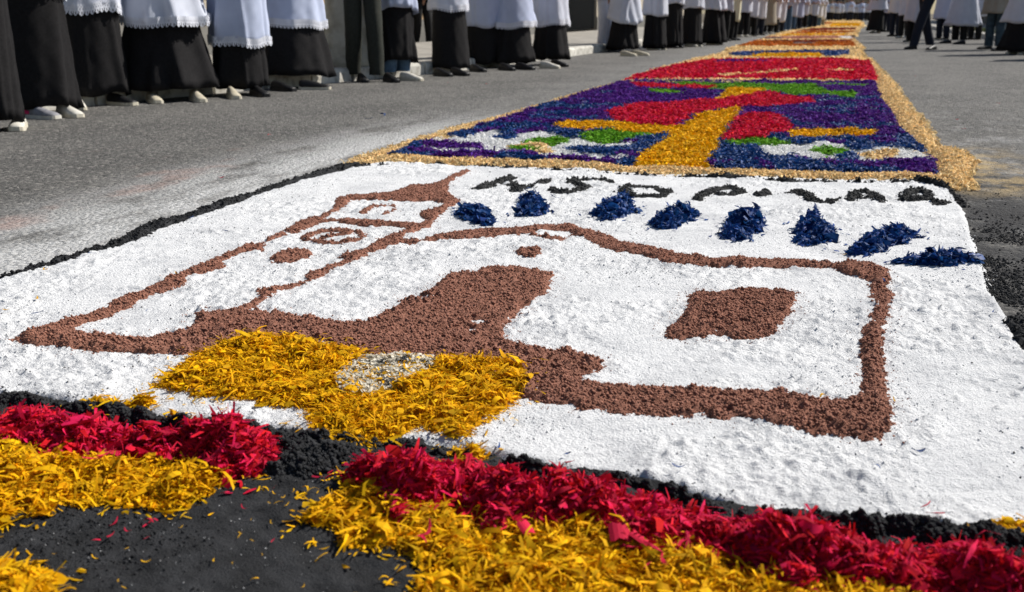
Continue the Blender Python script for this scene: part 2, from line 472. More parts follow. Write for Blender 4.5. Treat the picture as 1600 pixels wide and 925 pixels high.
def grid_layer(name, fn_mask, fn_z, bbox, cell, mtl, smooth=True):
    x0, y0, x1, y1 = bbox
    xs = np.arange(x0, x1 + cell, cell); ys = [y0]
    while ys[-1] < y1 + cell: ys.append(ys[-1] + cell * max(1.0, ys[-1] / 1.5))
    ys = np.array(ys)
    X, Y = np.meshgrid(xs, ys)
    mk = fn_mask(X, Y)
    nx = len(xs)
    q = mk[:-1, :-1] | mk[1:, :-1] | mk[:-1, 1:] | mk[1:, 1:]
    jj, ii = np.nonzero(q)
    i = jj * nx + ii
    F = np.stack([i, i + 1, i + nx + 1, i + nx], -1)
    used, inv = np.unique(F, return_inverse=True)
    F = inv.reshape(F.shape)
    px, py = X.ravel()[used], Y.ravel()[used]
    V = np.stack([px, py, fn_z(px, py)], -1)
    return np_mesh(name, V, F, mtl, smooth)

def bbox_of(poly, m=0.02):
    return (poly[:, 0].min() - m, poly[:, 1].min() - m, poly[:, 0].max() + m, poly[:, 1].max() + m)

def crumbs(xs, ys, zs, size, rng=RNG):
    """irregular little lumps, 8 triangles each"""
    n = len(xs)
    base = np.array([(1, 0, 0), (0, 1, 0), (-1, 0, 0), (0, -1, 0), (0, 0, 1), (0, 0, -1)], float)
    sc3 = size[:, None] * rng.uniform(0.6, 1.3, (n, 3)); sc3[:, 2] *= 0.8
    a = rng.uniform(0, 6.283, n); ca, sa = np.cos(a), np.sin(a)
    v = base[None] * sc3[:, None, :] * rng.uniform(0.75, 1.25, (n, 6, 1))
    tilt = rng.normal(0, 0.35, n)
    X = v[..., 0] * ca[:, None] - v[..., 1] * sa[:, None]
    Y = v[..., 0] * sa[:, None] + v[..., 1] * ca[:, None]
    Z = v[..., 2] + X * tilt[:, None]
    V = np.stack([X + xs[:, None], Y + ys[:, None], Z + zs[:, None]], -1).reshape(-1, 3)
    f = np.array([(0, 1, 4), (1, 2, 4), (2, 3, 4), (3, 0, 4), (1, 0, 5), (2, 1, 5), (3, 2, 5), (0, 3, 5)])
    F = (np.arange(n)[:, None, None] * 6 + f[None]).reshape(-1, 3)
    return V, F

def flakes(xs, ys, zs, L, W, rng=RNG, seg=2, tilt=0.45, curl=0.25, yawbias=None):
    """thin curved shavings; seg quads each"""
    n = len(xs)
    s = np.linspace(-1, 1, seg + 1)
    e0, e1 = rng.uniform(0.12, 0.95, (2, n, 1)); pw = rng.uniform(1.2, 4.0, (n, 1))
    tt = np.abs(s)[None, :] ** pw
    prof = np.where(s[None, :] < 0, 1 - (1 - e0) * tt, 1 - (1 - e1) * tt) * rng.uniform(0.75, 1.2, (n, seg + 1))
    cu = rng.normal(0, curl, n)
    yaw = rng.uniform(0, 6.283, n)
    pit = rng.normal(0, tilt, n); rol = rng.normal(0, tilt * 1.4, n)
    lx = s[None, :, None] * L[:, None, None] * 0.5 * np.ones((1, 1, 2))
    ly = W[:, None, None] * 0.5 * prof[:, :, None] * np.array([-1, 1])[None, None, :]
    ly = ly + (0.18 * cu * L)[:, None, None] * (s ** 2)[None, :, None]
    lz = (cu * L)[:, None, None] * (1 - s[None, :, None] ** 2) * np.ones((1, 1, 2)) * 0.8
    tw = rng.normal(0, 0.5, n)[:, None, None] * s[None, :, None]
    lz = lz + ly * tw
    cr, sr = np.cos(rol)[:, None, None], np.sin(rol)[:, None, None]
    ly, lz = ly * cr - lz * sr, ly * sr + lz * cr
    cp, sp = np.cos(pit)[:, None, None], np.sin(pit)[:, None, None]
    lx, lz = lx * cp - lz * sp, lx * sp + lz * cp
    cy, sy = np.cos(yaw)[:, None, None], np.sin(yaw)[:, None, None]
    X = lx * cy - ly * sy + xs[:, None, None]; Y = lx * sy + ly * cy + ys[:, None, None]
    Z = lz + zs[:, None, None]
    V = np.stack([X, Y, Z], -1).reshape(-1, 3)
    k = 2 * (seg + 1)
    f = np.array([(2 * j, 2 * j + 1, 2 * j + 3, 2 * j + 2) for j in range(seg)])
    F = (np.arange(n)[:, None, None] * k + f[None]).reshape(-1, 4)
    return V, F

def sample(mask_fn, bbox, n, rng=RNG, weight=None):
    """n random points where mask_fn is true"""
    x0, y0, x1, y1 = bbox
    ox, oy, got = [], [], 0
    for _ in range(200):
        x = rng.uniform(x0, x1, 4 * n); y = rng.uniform(y0, y1, 4 * n)
        k = mask_fn(x, y)
        if weight is not None: k &= rng.random(len(x)) < weight(x, y)
        ox.append(x[k]); oy.append(y[k]); got += k.sum()
        if got >= n: break
    return np.concatenate(ox)[:n], np.concatenate(oy)[:n]

# ---- the white panel and what is drawn in it
church = empty('sawdust_carpet', (-0.8, 1.3, 0), label='white powder carpet panel with a church outlined in brown sawdust', cat='sawdust carpet')
OFF = np.array([-0.8, 1.3, 0.0])
def part(name, me, parent, kind='stuff', label=None):
    """mesh given in world coordinates, hung under a thing whose Empty is only translated"""
    o = link(name, me, parent)
    l = parent.matrix_basis.translation if parent else Vector((0, 0, 0))
    o.location = (-l.x, -l.y, -l.z)
    p2 = parent
    return props(o, kind=kind, label=label)

def white_mask(X, Y): return sdf(WHITE, X, Y) > -0.02
part('white_powder', grid_layer('white_powder', white_mask, white_z, bbox_of(WHITE, 0.03), 0.0042, M_WHITE), church)
wx, wy = sample(lambda x, y: sdf(WHITE, x, y) > -0.03, bbox_of(WHITE, 0.03), 14000,
                weight=lambda x, y: np.clip(0.15 + 1.1 * fbm(x, y, 0.3, 77, 3), 0.04, 1) * np.clip(1.6 / y, 0, 1))
sz = 0.0010 + 0.0024 * RNG.random(len(wx)) ** 4
V, F = crumbs(wx, wy, np.maximum(white_z(wx, wy), 0) + sz * 0.3, sz)
part('white_crumbs', np_mesh('white_crumbs', V, F, M_WCRUMB, True), church)

dx_, dy_ = sample(lambda x, y: sdf(WHITE, x, y) > 0.0, bbox_of(WHITE, 0.0), 2600,
                weight=lambda x, y: np.clip(0.10 + 1.6 * fbm(x, y, 0.35, 85, 3) + 0.8 * np.exp(-sdf(WHITE, x, y) / 0.10), 0.05, 1) * np.clip(1.6 / y, 0, 1))
sz = 0.0006 + 0.0022 * RNG.random(len(dx_)) ** 5
V, F = crumbs(dx_, dy_, white_z(dx_, dy_) + sz * 0.4, sz)
part('dark_specks', np_mesh('dark_specks', V, F, M_KCRUMB, True), church)

def layer(name, sd_fn, bbox, thick, slope, cell, mtl, grain, crumb_n, crumb_size, crumb_mat, parent, seed, base=white_z, label=None, rag=0.010, inset=0.006, thin=1.0):
    """a strewn layer on top of the powder: rises from the powder at its ragged rim"""
    def sdn(x, y): return sd_fn(x, y) - inset + rag * fbm(x, y, 0.035, seed, 3) + rag * 0.6 * vn(x, y, 0.011, seed + 3)
    def z(x, y):
        s = sdn(x, y)
        up = np.clip(s / slope, -1.5, 1)
        up = np.where(up > 0, 1 - (1 - up) ** 2, up)
        bare = sst(0.36, 0.75, fbm(x, y, 0.11, seed + 21, 3)) * sst(-0.2, 0.3, vn(x, y, 0.018, seed + 23)) * thin
        up = up * (1 + 0.5 * fbm(x, y, 0.16, seed + 25, 2)) - 1.25 * bare
        g = fbm(x, y, 0.030, seed + 7, 3) * 0.5 + np.abs(vn(x, y, 0.0105, seed + 9)) * 0.9
        return base(x, y) + thick * up + grain * g * np.clip(up + 0.2, 0, 1) - 0.001
    me = grid_layer(name, lambda X, Y: sdn(X, Y) > -0.006, z, bbox, cell, mtl)
    S = Soup()
    n = len(me.vertices)
    co = np.empty(n * 3, np.float32); me.vertices.foreach_get('co', co)
    fc = np.empty(len(me.loops), np.int32); me.loops.foreach_get('vertex_index', fc)
    x, y = sample(lambda a, b: sdn(a, b) > -0.004, bbox, crumb_n, weight=lambda a, b: np.clip(1.7 / b, 0.1, 1) ** 1.3)
    # strays just outside the rim
    x2, y2 = sample(lambda a, b: (sdn(a, b) > -0.035) & (sdn(a, b) < 0.0), bbox, max(crumb_n // 40, 6))
    s1 = crumb_size * (0.30 + 1.25 * RNG.random(len(x)) ** 3); s2 = crumb_size * (0.25 + 0.45 * RNG.random(len(x2)))
    X = np.concatenate([x, x2]); Y = np.concatenate([y, y2]); SZ = np.concatenate([s1, s2])
    Z = np.concatenate([z(x, y), np.maximum(base(x2, y2), 0)]) + SZ * 0.25
    V2, F2 = crumbs(X, Y, Z, SZ)
    Fq = fc.reshape(-1, 4)
    S.add(co.reshape(-1, 3), Fq)
    k = S.f[0].shape[0]
    S.add(V2, F2)
    mm = S.mesh(name, mtl, True)
    mm.materials.append(crumb_mat)
    idx = np.zeros(len(mm.polygons), np.int32); idx[k:] = 1
    mm.polygons.foreach_set('material_index', idx)
    bpy.data.meshes.remove(me)
    return part(name, mm, parent, label=label), z

c1 = lambda pts: crop(0, 240, 2.89, pts)
c2 = lambda pts: crop(450, 240, 2.89, pts)
BR = {}
BR['tower_edge'] = [(12, 531), (57, 517), (97, 501), (135, 491), (180, 467), (211, 456), (246, 442), (280, 425), (318, 410), (349, 397), (374, 390), (412, 377), (432, 363), (460, 347), (467, 343), (495, 340), (519, 326), (524, 311), (552, 312), (543, 323), (519, 334), (500, 349), (470, 359), (415, 379), (412, 394), (384, 396), (355, 407), (352, 419), (332, 423), (297, 429), (292, 446), (239, 460), (197, 482), (173, 493), (138, 503), (114, 516), (60, 534)]
BR['tower_roof'] = [(519, 311), (564, 304), (606, 300), (637, 292), (675, 288), (689, 282), (706, 273), (727, 264), (737, 266), (716, 278), (703, 285), (701, 297), (706, 306), (723, 314), (692, 319), (671, 315), (640, 317), (613, 315), (585, 314), (550, 314)]
BR['tower_side'] = c2([(790, 212), (720, 255), (650, 320), (660, 330), (600, 342), (560, 357), (530, 375), (545, 405), (510, 408), (420, 440), (370, 455), (310, 490), (250, 515), (190, 540), (130, 570), (60, 592), (0, 618), (-70, 650), (-170, 712), (-252, 712), (-210, 690), (-150, 664), (-135, 645), (-160, 626), (-90, 610), (-30, 600), (60, 575), (90, 565), (65, 550), (110, 530), (200, 510), (250, 490), (220, 475), (235, 460), (310, 450), (370, 420), (400, 390), (500, 360), (540, 330), (590, 310), (630, 298), (600, 290), (588, 266), (680, 250), (700, 230), (705, 214)])
BR['tower_ledge'] = c2([(-30, 370), (0, 335), (50, 303), (130, 285), (180, 295), (280, 295), (350, 300), (430, 310), (530, 310), (640, 315), (610, 335), (560, 341), (520, 335), (440, 326), (360, 330), (290, 322), (200, 312), (140, 314), (70, 345), (0, 372)])
BR['nave_roof'] = [(620, 374), (658, 375), (685, 366), (727, 361), (758, 359), (796, 358), (824, 356), (851, 354), (883, 351), (900, 352), (916, 359), (931, 362), (950, 368), (969, 374), (997, 382), (1025, 387), (1053, 395), (1084, 401), (1116, 404), (1165, 404), (1204, 405), (1240, 405), (1275, 409), (1308, 412), (1333, 410), (1359, 409), (1376, 415), (1389, 425), (1393, 435), (1392, 448), (1400, 457), (1395, 467), (1392, 480), (1393, 493), (1389, 512), (1382, 529), (1384, 560), (1390, 600), (1397, 640), (1401, 679), (1386, 686), (1356, 694), (1330, 688), (1307, 684), (1270, 681), (1244, 682), (1217, 666), (1187, 660), (1157, 654), (1131, 658), (1094, 650), (1064, 650), (1030, 650), (1000, 646), (945, 641), (890, 634), (850, 628), (815, 622), (790, 610), (790, 545), (813, 538), (858, 548), (890, 550), (943, 558), (946, 570), (930, 582), (905, 592), (940, 596), (1000, 602), (1037, 603), (1071, 604), (1097, 604), (1131, 607), (1172, 609), (1202, 613), (1217, 608), (1244, 618), (1274, 620), (1296, 624), (1326, 624), (1337, 615), (1340, 590), (1342, 560), (1340, 540), (1342, 519), (1355, 509), (1353, 499), (1364, 486), (1364, 473), (1358, 464), (1359, 451), (1353, 438), (1333, 431), (1311, 428), (1295, 418), (1272, 420), (1240, 419), (1197, 418), (1165, 420), (1113, 417), (1075, 415), (1044, 415), (1028, 409), (997, 399), (963, 393), (941, 387), (924, 380), (910, 373), (896, 371), (872, 377), (851, 378), (834, 372), (824, 366), (796, 368), (761, 371), (727, 374), (692, 376), (664, 379), (637, 383)]
BR['base_and_door'] = [(12, 531), (60, 520), (114, 515), (150, 522), (200, 527), (245, 525), (280, 517), (303, 507), (305, 497), (297, 491), (335, 485), (363, 485), (391, 486), (420, 489), (450, 494), (474, 498), (502, 500), (530, 505), (554, 506), (575, 503), (599, 489), (623, 479), (626, 468), (651, 467), (665, 455), (689, 441), (699, 429), (723, 424), (741, 427), (751, 418), (779, 415), (803, 415), (831, 418), (848, 422), (868, 430), (862, 444), (862, 455), (841, 468), (824, 479), (817, 489), (796, 506), (793, 531), (815, 540), (830, 600), (800, 612), (700, 590), (560, 575), (400, 560), (300, 557), (260, 556), (200, 555), (150, 553), (100, 548), (40, 540)]
BR_W = {k: PP(v, 0.016) for k, v in BR.items()}
EYE_W = PP([(865 + 27 * math.cos(a), 366 + 7 * math.sin(a)) for a in np.linspace(0, 6.28, 20)[:-1]], 0.016)
def ring_sd(cx, cy, rx, ry, hw, a0=0.0, a1=6.283):
    pts = PP([(cx + rx * math.cos(a), cy + ry * math.sin(a)) for a in np.linspace(a0, a1, 26)], 0.016)
    return lambda x, y: sdf_line(pts, hw, x, y)
def union(*fs):
    def f(x, y):
        s = fs[0](x, y)
        for g in fs[1:]: s = np.maximum(s, g(x, y))
        return s
    return f
def poly_sd(w): return lambda x, y: sdf(w, x, y)
def bb_union(ws, m=0.05):
    a = np.vstack(ws); return bbox_of(a, m)

tower_sd = union(*[poly_sd(BR_W[k]) for k in ('tower_edge', 'tower_roof', 'tower_side', 'tower_ledge')])
common = dict(thick=0.007, slope=0.022, cell=0.0045, mtl=M_BROWN, grain=0.0060, crumb_mat=M_BCRUMB, parent=church)
layer('tower_outline', tower_sd, bb_union([BR_W[k] for k in ('tower_edge', 'tower_roof', 'tower_side', 'tower_ledge')]), crumb_n=20000, crumb_size=0.0030, seed=101, label='brown sawdust outline of the bell tower', **common)
nave_sd = lambda x, y: np.minimum(sdf(BR_W['nave_roof'], x, y), -sdf(EYE_W, x, y))
_, nave_z = layer('nave_outline', nave_sd, bb_union([BR_W['nave_roof']]), crumb_n=24000, crumb_size=0.0030, seed=131, label='brown sawdust outline of the nave walls and roof', **common)
_, door_z = layer('church_door', poly_sd(BR_W['base_and_door']), bb_union([BR_W['base_and_door']]), crumb_n=34000, crumb_size=0.0030, seed=161, label='brown sawdust doorway running into the base strip', **common)
WIN = PP([(1085, 453), (1110, 458), (1160, 452), (1197, 453), (1250, 457), (1243, 475), (1235, 495), (1215, 518), (1190, 530), (1160, 535), (1120, 527), (1060, 530), (1033, 525), (1040, 510), (1060, 497), (1070, 480), (1075, 463)], 0.016)
layer('church_window', poly_sd(WIN), bb_union([WIN]), crumb_n=10000, crumb_size=0.0030, seed=191, label='brown sawdust square window of the nave', **common)
DOT = PP([(827 + 22 * math.cos(a), 397 + 8 * math.sin(a)) for a in np.linspace(0, 6.28, 14)[:-1]], 0.012)
layer('gable_dot', poly_sd(DOT), bb_union([DOT]), crumb_n=700, crumb_size=0.0030, seed=211, label='small brown oval above the door', **common)
TW = PP([(455 + 35 * math.cos(a), 404 + 10 * math.sin(a) - 0.12 * 35 * math.cos(a)) for a in np.linspace(0, 6.28, 16)[:-1]], 0.012)
layer('tower_window', poly_sd(TW), bb_union([TW]), crumb_n=900, crumb_size=0.0030, seed=221, label='brown oval window of the tower', **common)
clock = union(ring_sd(523, 370, 44, 10, 0.020), lambda x, y: sdf_line(PP([(505, 372), (525, 368), (545, 366)], .016), 0.02, x, y))
layer('tower_clock', clock, bbox_of(PP([(475, 356), (570, 384), (475, 384), (570, 356)], .016), 0.06), crumb_n=1600, crumb_size=0.0032, seed=231, label='brown clock ring on the tower', **common)
bell = union(lambda x, y: sdf_line(PP([(565, 334), (577, 326), (592, 323), (612, 322), (617, 326), (612, 332), (600, 335)], .014), 0.016, x, y))
layer('tower_bell', bell, bbox_of(PP([(555, 318), (625, 340), (555, 340), (625, 318)], .016), 0.06), crumb_n=700, crumb_size=0.0032, seed=241, label='brown curl of the bell in the tower', **common)

M_LET = mat('letter_sawdust', (0.062, 0.062, 0.062), (0.036, 0.036, 0.036), rough=0.95, nscale=60, bump=1.0, bscale=260, bdist=0.005, spec=0.1)
M_LETC = mat('letter_crumb', (0.066, 0.066, 0.066), (0.036, 0.036, 0.036), rough=0.95, nscale=90, island=0.4, spec=0.1)
# ---- letters in black sawdust
LET = {
 'N': [[(748, 294), (770, 287), (797, 276)], [(797, 276), (803, 288), (808, 297)], [(808, 297), (832, 289), (858, 281)]],
 'S': [[(861, 296), (885, 300), (905, 297), (917, 292), (899, 287), (892, 282), (915, 280), (940, 279), (953, 284)]],
 'D': [[(972, 298), (979, 293), (1000, 291), (1025, 292), (1040, 299), (1035, 305), (1015, 307), (998, 306), (975, 303), (972, 298)]],
 'P': [[(1090, 310), (1107, 299), (1122, 294), (1140, 293), (1160, 298), (1147, 303), (1122, 303)]],
 'I': [[(1190, 304), (1199, 300)]],
 'L': [[(1239, 300), (1248, 297), (1260, 305), (1272, 312), (1290, 315), (1300, 313)]],
 'A': [[(1328, 310), (1332, 301), (1344, 298), (1362, 303), (1374, 311), (1379, 314)], [(1338, 307), (1362, 309)]],
 'R': [[(1416, 309), (1420, 302), (1437, 299), (1449, 304), (1437, 311), (1413, 312)], [(1446, 306), (1467, 317), (1476, 315)]],
}
kcommon = dict(thin=0.8, thick=0.009, slope=0.03, inset=0.0, cell=0.006, mtl=M_LET, grain=0.007, crumb_mat=M_LETC, parent=church)
for i, (ch, strokes) in enumerate(LET.items()):
    W = [PP(s, 0.018) for s in strokes]
    fn = union(*[(lambda w: (lambda x, y: sdf_line(w, 0.019, x, y)))(w) for w in W])
    layer('letter', fn, bb_union(W, 0.09), crumb_n=1200, crumb_size=0.0045, seed=300 + 17 * i, label='letter %s in black sawdust' % ch, rag=0.020, **kcommon)

# ---- black rims of the white panel
def rim(name, pts_w, hw, seed, n, label, parent=church, base=None, thick=0.02):
    base = base or (lambda x, y: np.maximum(white_z(x, y), 0.0))
    layer(name, lambda x, y: sdf_line(pts_w, hw, x, y) * 1.0 + 0.014 * fbm(x, y, 0.22, seed + 50, 2), bbox_of(np.array(pts_w), 0.09), thick, 0.03, 0.006, M_BLACK, 0.008, n, 0.0042, M_KCRUMB, parent, seed, base=base, label=label, rag=0.014, inset=0.0, thin=0.6)
rim('black_rim', np.vstack([[(-2.06, 1.25)], PP(BLKL, 0.008) - [0.012, 0]]), 0.030, 501, 9000, 'black sawdust line edging the white powder along the road')
rim('black_rim', PP([(555, 262), (640, 256), (720, 259), (800, 262), (900, 268), (1000, 274), (1127, 279), (1300, 285), (1440, 287)], 0.012), 0.004, 521, 1800, 'thin black sawdust line under the tan border')
rim('black_rim', PP([(1432, 284), (1465, 290), (1492, 303), (1505, 318)], 0.012), 0.016, 541, 1500, 'black sawdust corner beside the last letter')
rim('black_rim', np.vstack([PP([(1588, 500), (1600, 525)], 0.008), [(0.475, 2.0), (0.46, 1.6), (0.44, 1.36)]]), 0.020, 571, 2600, 'black sawdust line on the far side of the white powder')

kx, ky = sample(lambda x, y: (sdf(WHITE, x, y) < 0.01), (0.38, 1.9, 0.85, 4.25), 9000, weight=lambda x, y: np.clip(0.15 + 1.5 * fbm(x, y, 0.22, 121, 3), 0.03, 1) * np.exp(-np.maximum(x - 0.47, 0) / 0.13))
sz = 0.0010 + 0.0045 * RNG.random(len(kx)) ** 3
V, F = crumbs(kx, ky, np.maximum(white_z(kx, ky), 0) + sz * 0.3, sz)
part('black_smear', np_mesh('black_smear', V, F, M_KCRUMB, True), church, label='dark sawdust smudged over the open road side edge')
# ---- the black bed in front and its ridge along the white rim
bed = empty('sawdust_carpet', (-0.8, 0.9, 0), label='bed of fine black sawdust between the red and yellow heaps', cat='sawdust carpet')
part('black_powder', grid_layer('black_powder', lambda X, Y: sdf(BLACK, X, Y) > -0.02, black_z, bbox_of(BLACK, 0.02), 0.0042, M_BLACK), bed)
bx, by = sample(lambda x, y: sdf(BLACK, x, y) > 0, (-1.5, 0.55, 0.5, 1.45), 16000, weight=lambda x, y: np.clip(0.12 + 1.4 * fbm(x, y, 0.25, 91, 3), 0.03, 1))
sz = 0.0008 + 0.0024 * RNG.random(len(bx)) ** 4
V, F = crumbs(bx, by, black_z(bx, by) + sz * 0.3, sz)
part('black_crumbs', np_mesh('black_crumbs', V, F, M_KCRUMB, True), bed)
sx, sy = sample(lambda x, y: sdf(BLACK, x, y) > 0, (-1.3, 0.6, 0.3, 1.35), 900, weight=lambda x, y: np.clip(2.2 * fbm(x, y, 0.3, 95, 2), 0.03, 1))
sz = 0.0004 + 0.0008 * RNG.random(len(sx)) ** 2
V, F = crumbs(sx, sy, black_z(sx, sy) + sz * 0.5, sz)
part('white_specks', np_mesh('white_specks', V, F, M_WCRUMB, True), bed)
_, ridge_z = layer('black_ridge', lambda x, y: sdf_line(np.vstack([[(-2.0, 1.255)], bot_w + [0.0, -0.022], [(0.43, 1.30)]]), 0.020, x, y) + 0.02 * fbm(x, y, 0.16, 605, 2),
      bbox_of(bot_w, 0.12), 0.017, 0.03, 0.005, M_BLACK, 0.010, 32000, 0.0036, M_KCRUMB, bed, 601, base=gz, label='crumbly black ridge along the white powder', rag=0.014)
LUMP = PP([(430, 690), (470, 684), (520, 700), (570, 700), (560, 716), (530, 735), (500, 745), (450, 752), (400, 758), (405, 742), (425, 725), (440, 705)], 0.008)
layer('black_lumps', poly_sd(LUMP), bb_union([LUMP]), 0.010, 0.04, 0.005, M_BLACK, 0.008, 6000, 0.0036, M_KCRUMB, bed, 631, base=gz, rag=0.016)

def top_z(x, y):
    """white, black and the brown base, whichever is on top"""
    return np.maximum(np.maximum(gz(x, y), door_z(x, y) * (sdf(BR_W['base_and_door'], x, y) > 0)), nave_z(x, y) * (nave_sd(x, y) > 0))

# ------------------------------------------------------------------ shavings heaps
def shaving_proto(i, mtl, big=False):
    """one curved shaving with thickness, unit length"""
    r = random.Random(i * 13 + 5)
    seg = 4
    w = r.uniform(0.09, 0.26) if not big else r.uniform(0.40, 0.7); e0, e1 = r.uniform(0.15, 0.9), r.uniform(0.15, 0.9)
    cu = r.uniform(-0.35, 0.35); tw = r.uniform(-0.8, 0.8); sw = r.uniform(-0.2, 0.2)
    th = 0.022
    rings = []
    for k in range(seg + 1):
        s = -1 + 2 * k / seg
        ww = w * 0.5 * (1 - (1 - (e0 if s < 0 else e1)) * abs(s) ** 2.2) * r.uniform(0.75, 1.2)
        cx, cy, cz = s * 0.5, sw * s * s, cu * (1 - s * s) * 0.6
        a = tw * s
        ux, uz = math.cos(a), math.sin(a)
        ring = [(cx, cy - ww * ux, cz - ww * uz), (cx, cy + ww * ux, cz + ww * uz), (cx, cy + ww * ux - th * uz, cz + ww * uz + th * ux), (cx, cy - ww * ux - th * uz, cz - ww * uz + th * ux)]
        rings.append(ring)
    S = Soup(); add_loft(S, rings)
    return S.mesh('shaving', mtl)
PROTO = {}
def protos(mtl):
    if mtl.name not in PROTO:
        PROTO[mtl.name] = [shaving_proto(i, mtl) for i in range(9)] + [shaving_proto(50 + i, mtl, True) for i in range(3)]
    return PROTO[mtl.name]

def heap(name, label, cat, poly, height, slope, mtl, mtl_o, L, W, n, n_ind, seed, base=None, group=None, tilt=0.55, rag=0.018, excl=None, extra=None, rough=0.75, indL=1.25):
    base = base or top_z
    c = poly.mean(0)
    root = empty(name, (float(c[0]), float(c[1]), 0.0), label=label, cat=cat, group=group)
    def sdn(x, y): return sdf(poly, x, y) + rag * fbm(x, y, 0.05, seed, 3) + 0.5 * rag * vn(x, y, 0.016, seed + 1)
    def hz(x, y):
        s = sdn(x, y)
        up = np.clip(s / slope, -0.6, 1); up = np.where(up > 0, 0.5 * up + 0.5 * (1 - (1 - up) ** 2), up)
        lump = 0.75 * fbm(x, y, 0.085, seed + 5, 2) + 0.65 * vn(x, y, 0.033, seed + 6) + 0.3 * vn(x, y, 0.014, seed + 8)
        return base(x, y) + height * up * np.maximum(0.12, 0.85 + rough * lump) - 0.004
    me = grid_layer('shavings_bed', lambda X, Y: sdn(X, Y) > -0.004, hz, bbox_of(poly, 0.03), 0.008, mtl)
    nv = len(me.vertices); co = np.empty(nv * 3, np.float32); me.vertices.foreach_get('co', co)
    fc = np.empty(len(me.loops), np.int32); me.loops.foreach_get('vertex_index', fc)
    S = Soup(); S.add(co.reshape(-1, 3), fc.reshape(-1, 4)); bpy.data.meshes.remove(me)
    rng = np.random.default_rng(seed)
    bb = bbox_of(poly, 0.06)
    def inside(x, y):
        k = sdn(x, y) > -0.003
        if excl is not None: k &= sdf(excl, x, y) < 0.006 * vn(x, y, 0.02, seed)
        return k
    x, y = sample(inside, bb, n, rng)
    LL = L * np.clip(rng.lognormal(-0.25, 0.45, len(x)), 0.3, 2.0); WW = W * rng.uniform(0.25, 1.1, len(x)) * np.where(rng.random(len(x)) < 0.10, rng.uniform(2, 4.2, len(x)), 1.0)
    z = hz(x, y) + 0.003 + rng.uniform(0, 0.35, len(x)) * LL * 0.6
    V, F = flakes(x, y, z, LL, WW, rng, seg=3, tilt=tilt, curl=0.2)
    S.add(V, F)
    # a few strays round the rim
    x, y = sample(lambda a, b: (sdn(a, b) < 0) & (sdn(a, b) > -0.045), bb, max(n // 70, 6), rng)
    LL = L * rng.uniform(0.3, 0.9, len(x))
    V, F = flakes(x, y, base(x, y) + 0.003, LL, W * rng.uniform(0.4, 1.0, len(x)), rng, seg=3, tilt=0.15, curl=0.12)
    S.add(V, F)
    sm = S.mesh('loose_shavings', mtl, True)
    part('loose_shavings', sm, root)
    pr = protos(mtl_o)
    if n_ind:
        x, y = sample(inside, bb, n_ind, rng)
        z = hz(x, y)
        for i in range(len(x)):
            bigp = rng.random() < 0.20
            me = pr[int(rng.integers(9, 12))] if bigp else pr[int(rng.integers(0, 9))]
            o = link('shaving', me, root)
            ln = L * rng.uniform(0.8, 1.35) * indL * (0.8 if bigp else 1)
            o.scale = (ln, ln * (0.9 if bigp else W / L * 4.2), ln)
            o.location = (x[i] - c[0], y[i] - c[1], z[i] + 0.004 + 0.16 * ln * rng.random())
            o.rotation_euler = (rng.normal(0, tilt), rng.normal(0, tilt * 0.8), rng.uniform(0, 6.283))
    return root, hz

# yellow steps below the church door
STEPS = PP([(241, 600), (269, 575), (298, 563), (298, 555), (342, 547), (344, 540), (379, 533), (403, 531), (444, 528), (476, 535), (521, 545), (558, 553), (578, 559), (606, 560), (679, 568), (740, 565), (797, 570), (813, 580), (822, 600), (809, 620), (777, 636), (765, 658), (740, 667), (724, 679), (700, 675), (671, 667), (647, 663), (606, 679), (566, 691), (525, 693), (513, 685), (521, 675), (492, 663), (480, 650), (497, 644), (460, 634), (436, 632), (395, 622), (358, 620), (318, 616), (273, 608)], 0.020)
WPATCH = PP([(535, 612), (528, 592), (545, 573), (570, 563), (620, 558), (680, 562), (682, 572), (664, 583), (652, 595), (635, 603), (610, 613), (560, 619)], 0.022)
steps, steps_z = heap('shavings_heap', 'bright yellow shavings laid as stepped doorstep below the brown church door', 'shavings heap', STEPS, 0.013, 0.05, M_YEL, M_YELO, 0.024, 0.0036, 15000, 280, 1001, tilt=0.30, excl=WPATCH, rag=0.008)
x, y = sample(lambda a, b: sdf(WPATCH, a, b) > -0.004, bbox_of(WPATCH), 2100)
V, F = flakes(x, y, steps_z(x, y) + 0.006, 0.016 * RNG.uniform(0.5, 1.3, len(x)), 0.007 * RNG.uniform(0.5, 1.3, len(x)), seg=3, tilt=0.3, curl=0.12)
xq, yq = sample(lambda a, b: sdf(WPATCH, a, b) > 0, bbox_of(WPATCH), 170)
Vq, Fq_ = flakes(xq, yq, steps_z(xq, yq) + 0.010, 0.018 * RNG.uniform(0.5, 1.3, len(xq)), 0.0035 * RNG.uniform(0.5, 1.3, len(xq)), seg=3, tilt=0.25, curl=0.12)
part('yellow_slivers', np_mesh('yellow_slivers', Vq, Fq_, M_YEL, True), steps)
part('white_flakes', np_mesh('white_flakes', V, F, M_WFL, True), steps, label='pale wood flakes in the middle of the yellow steps')

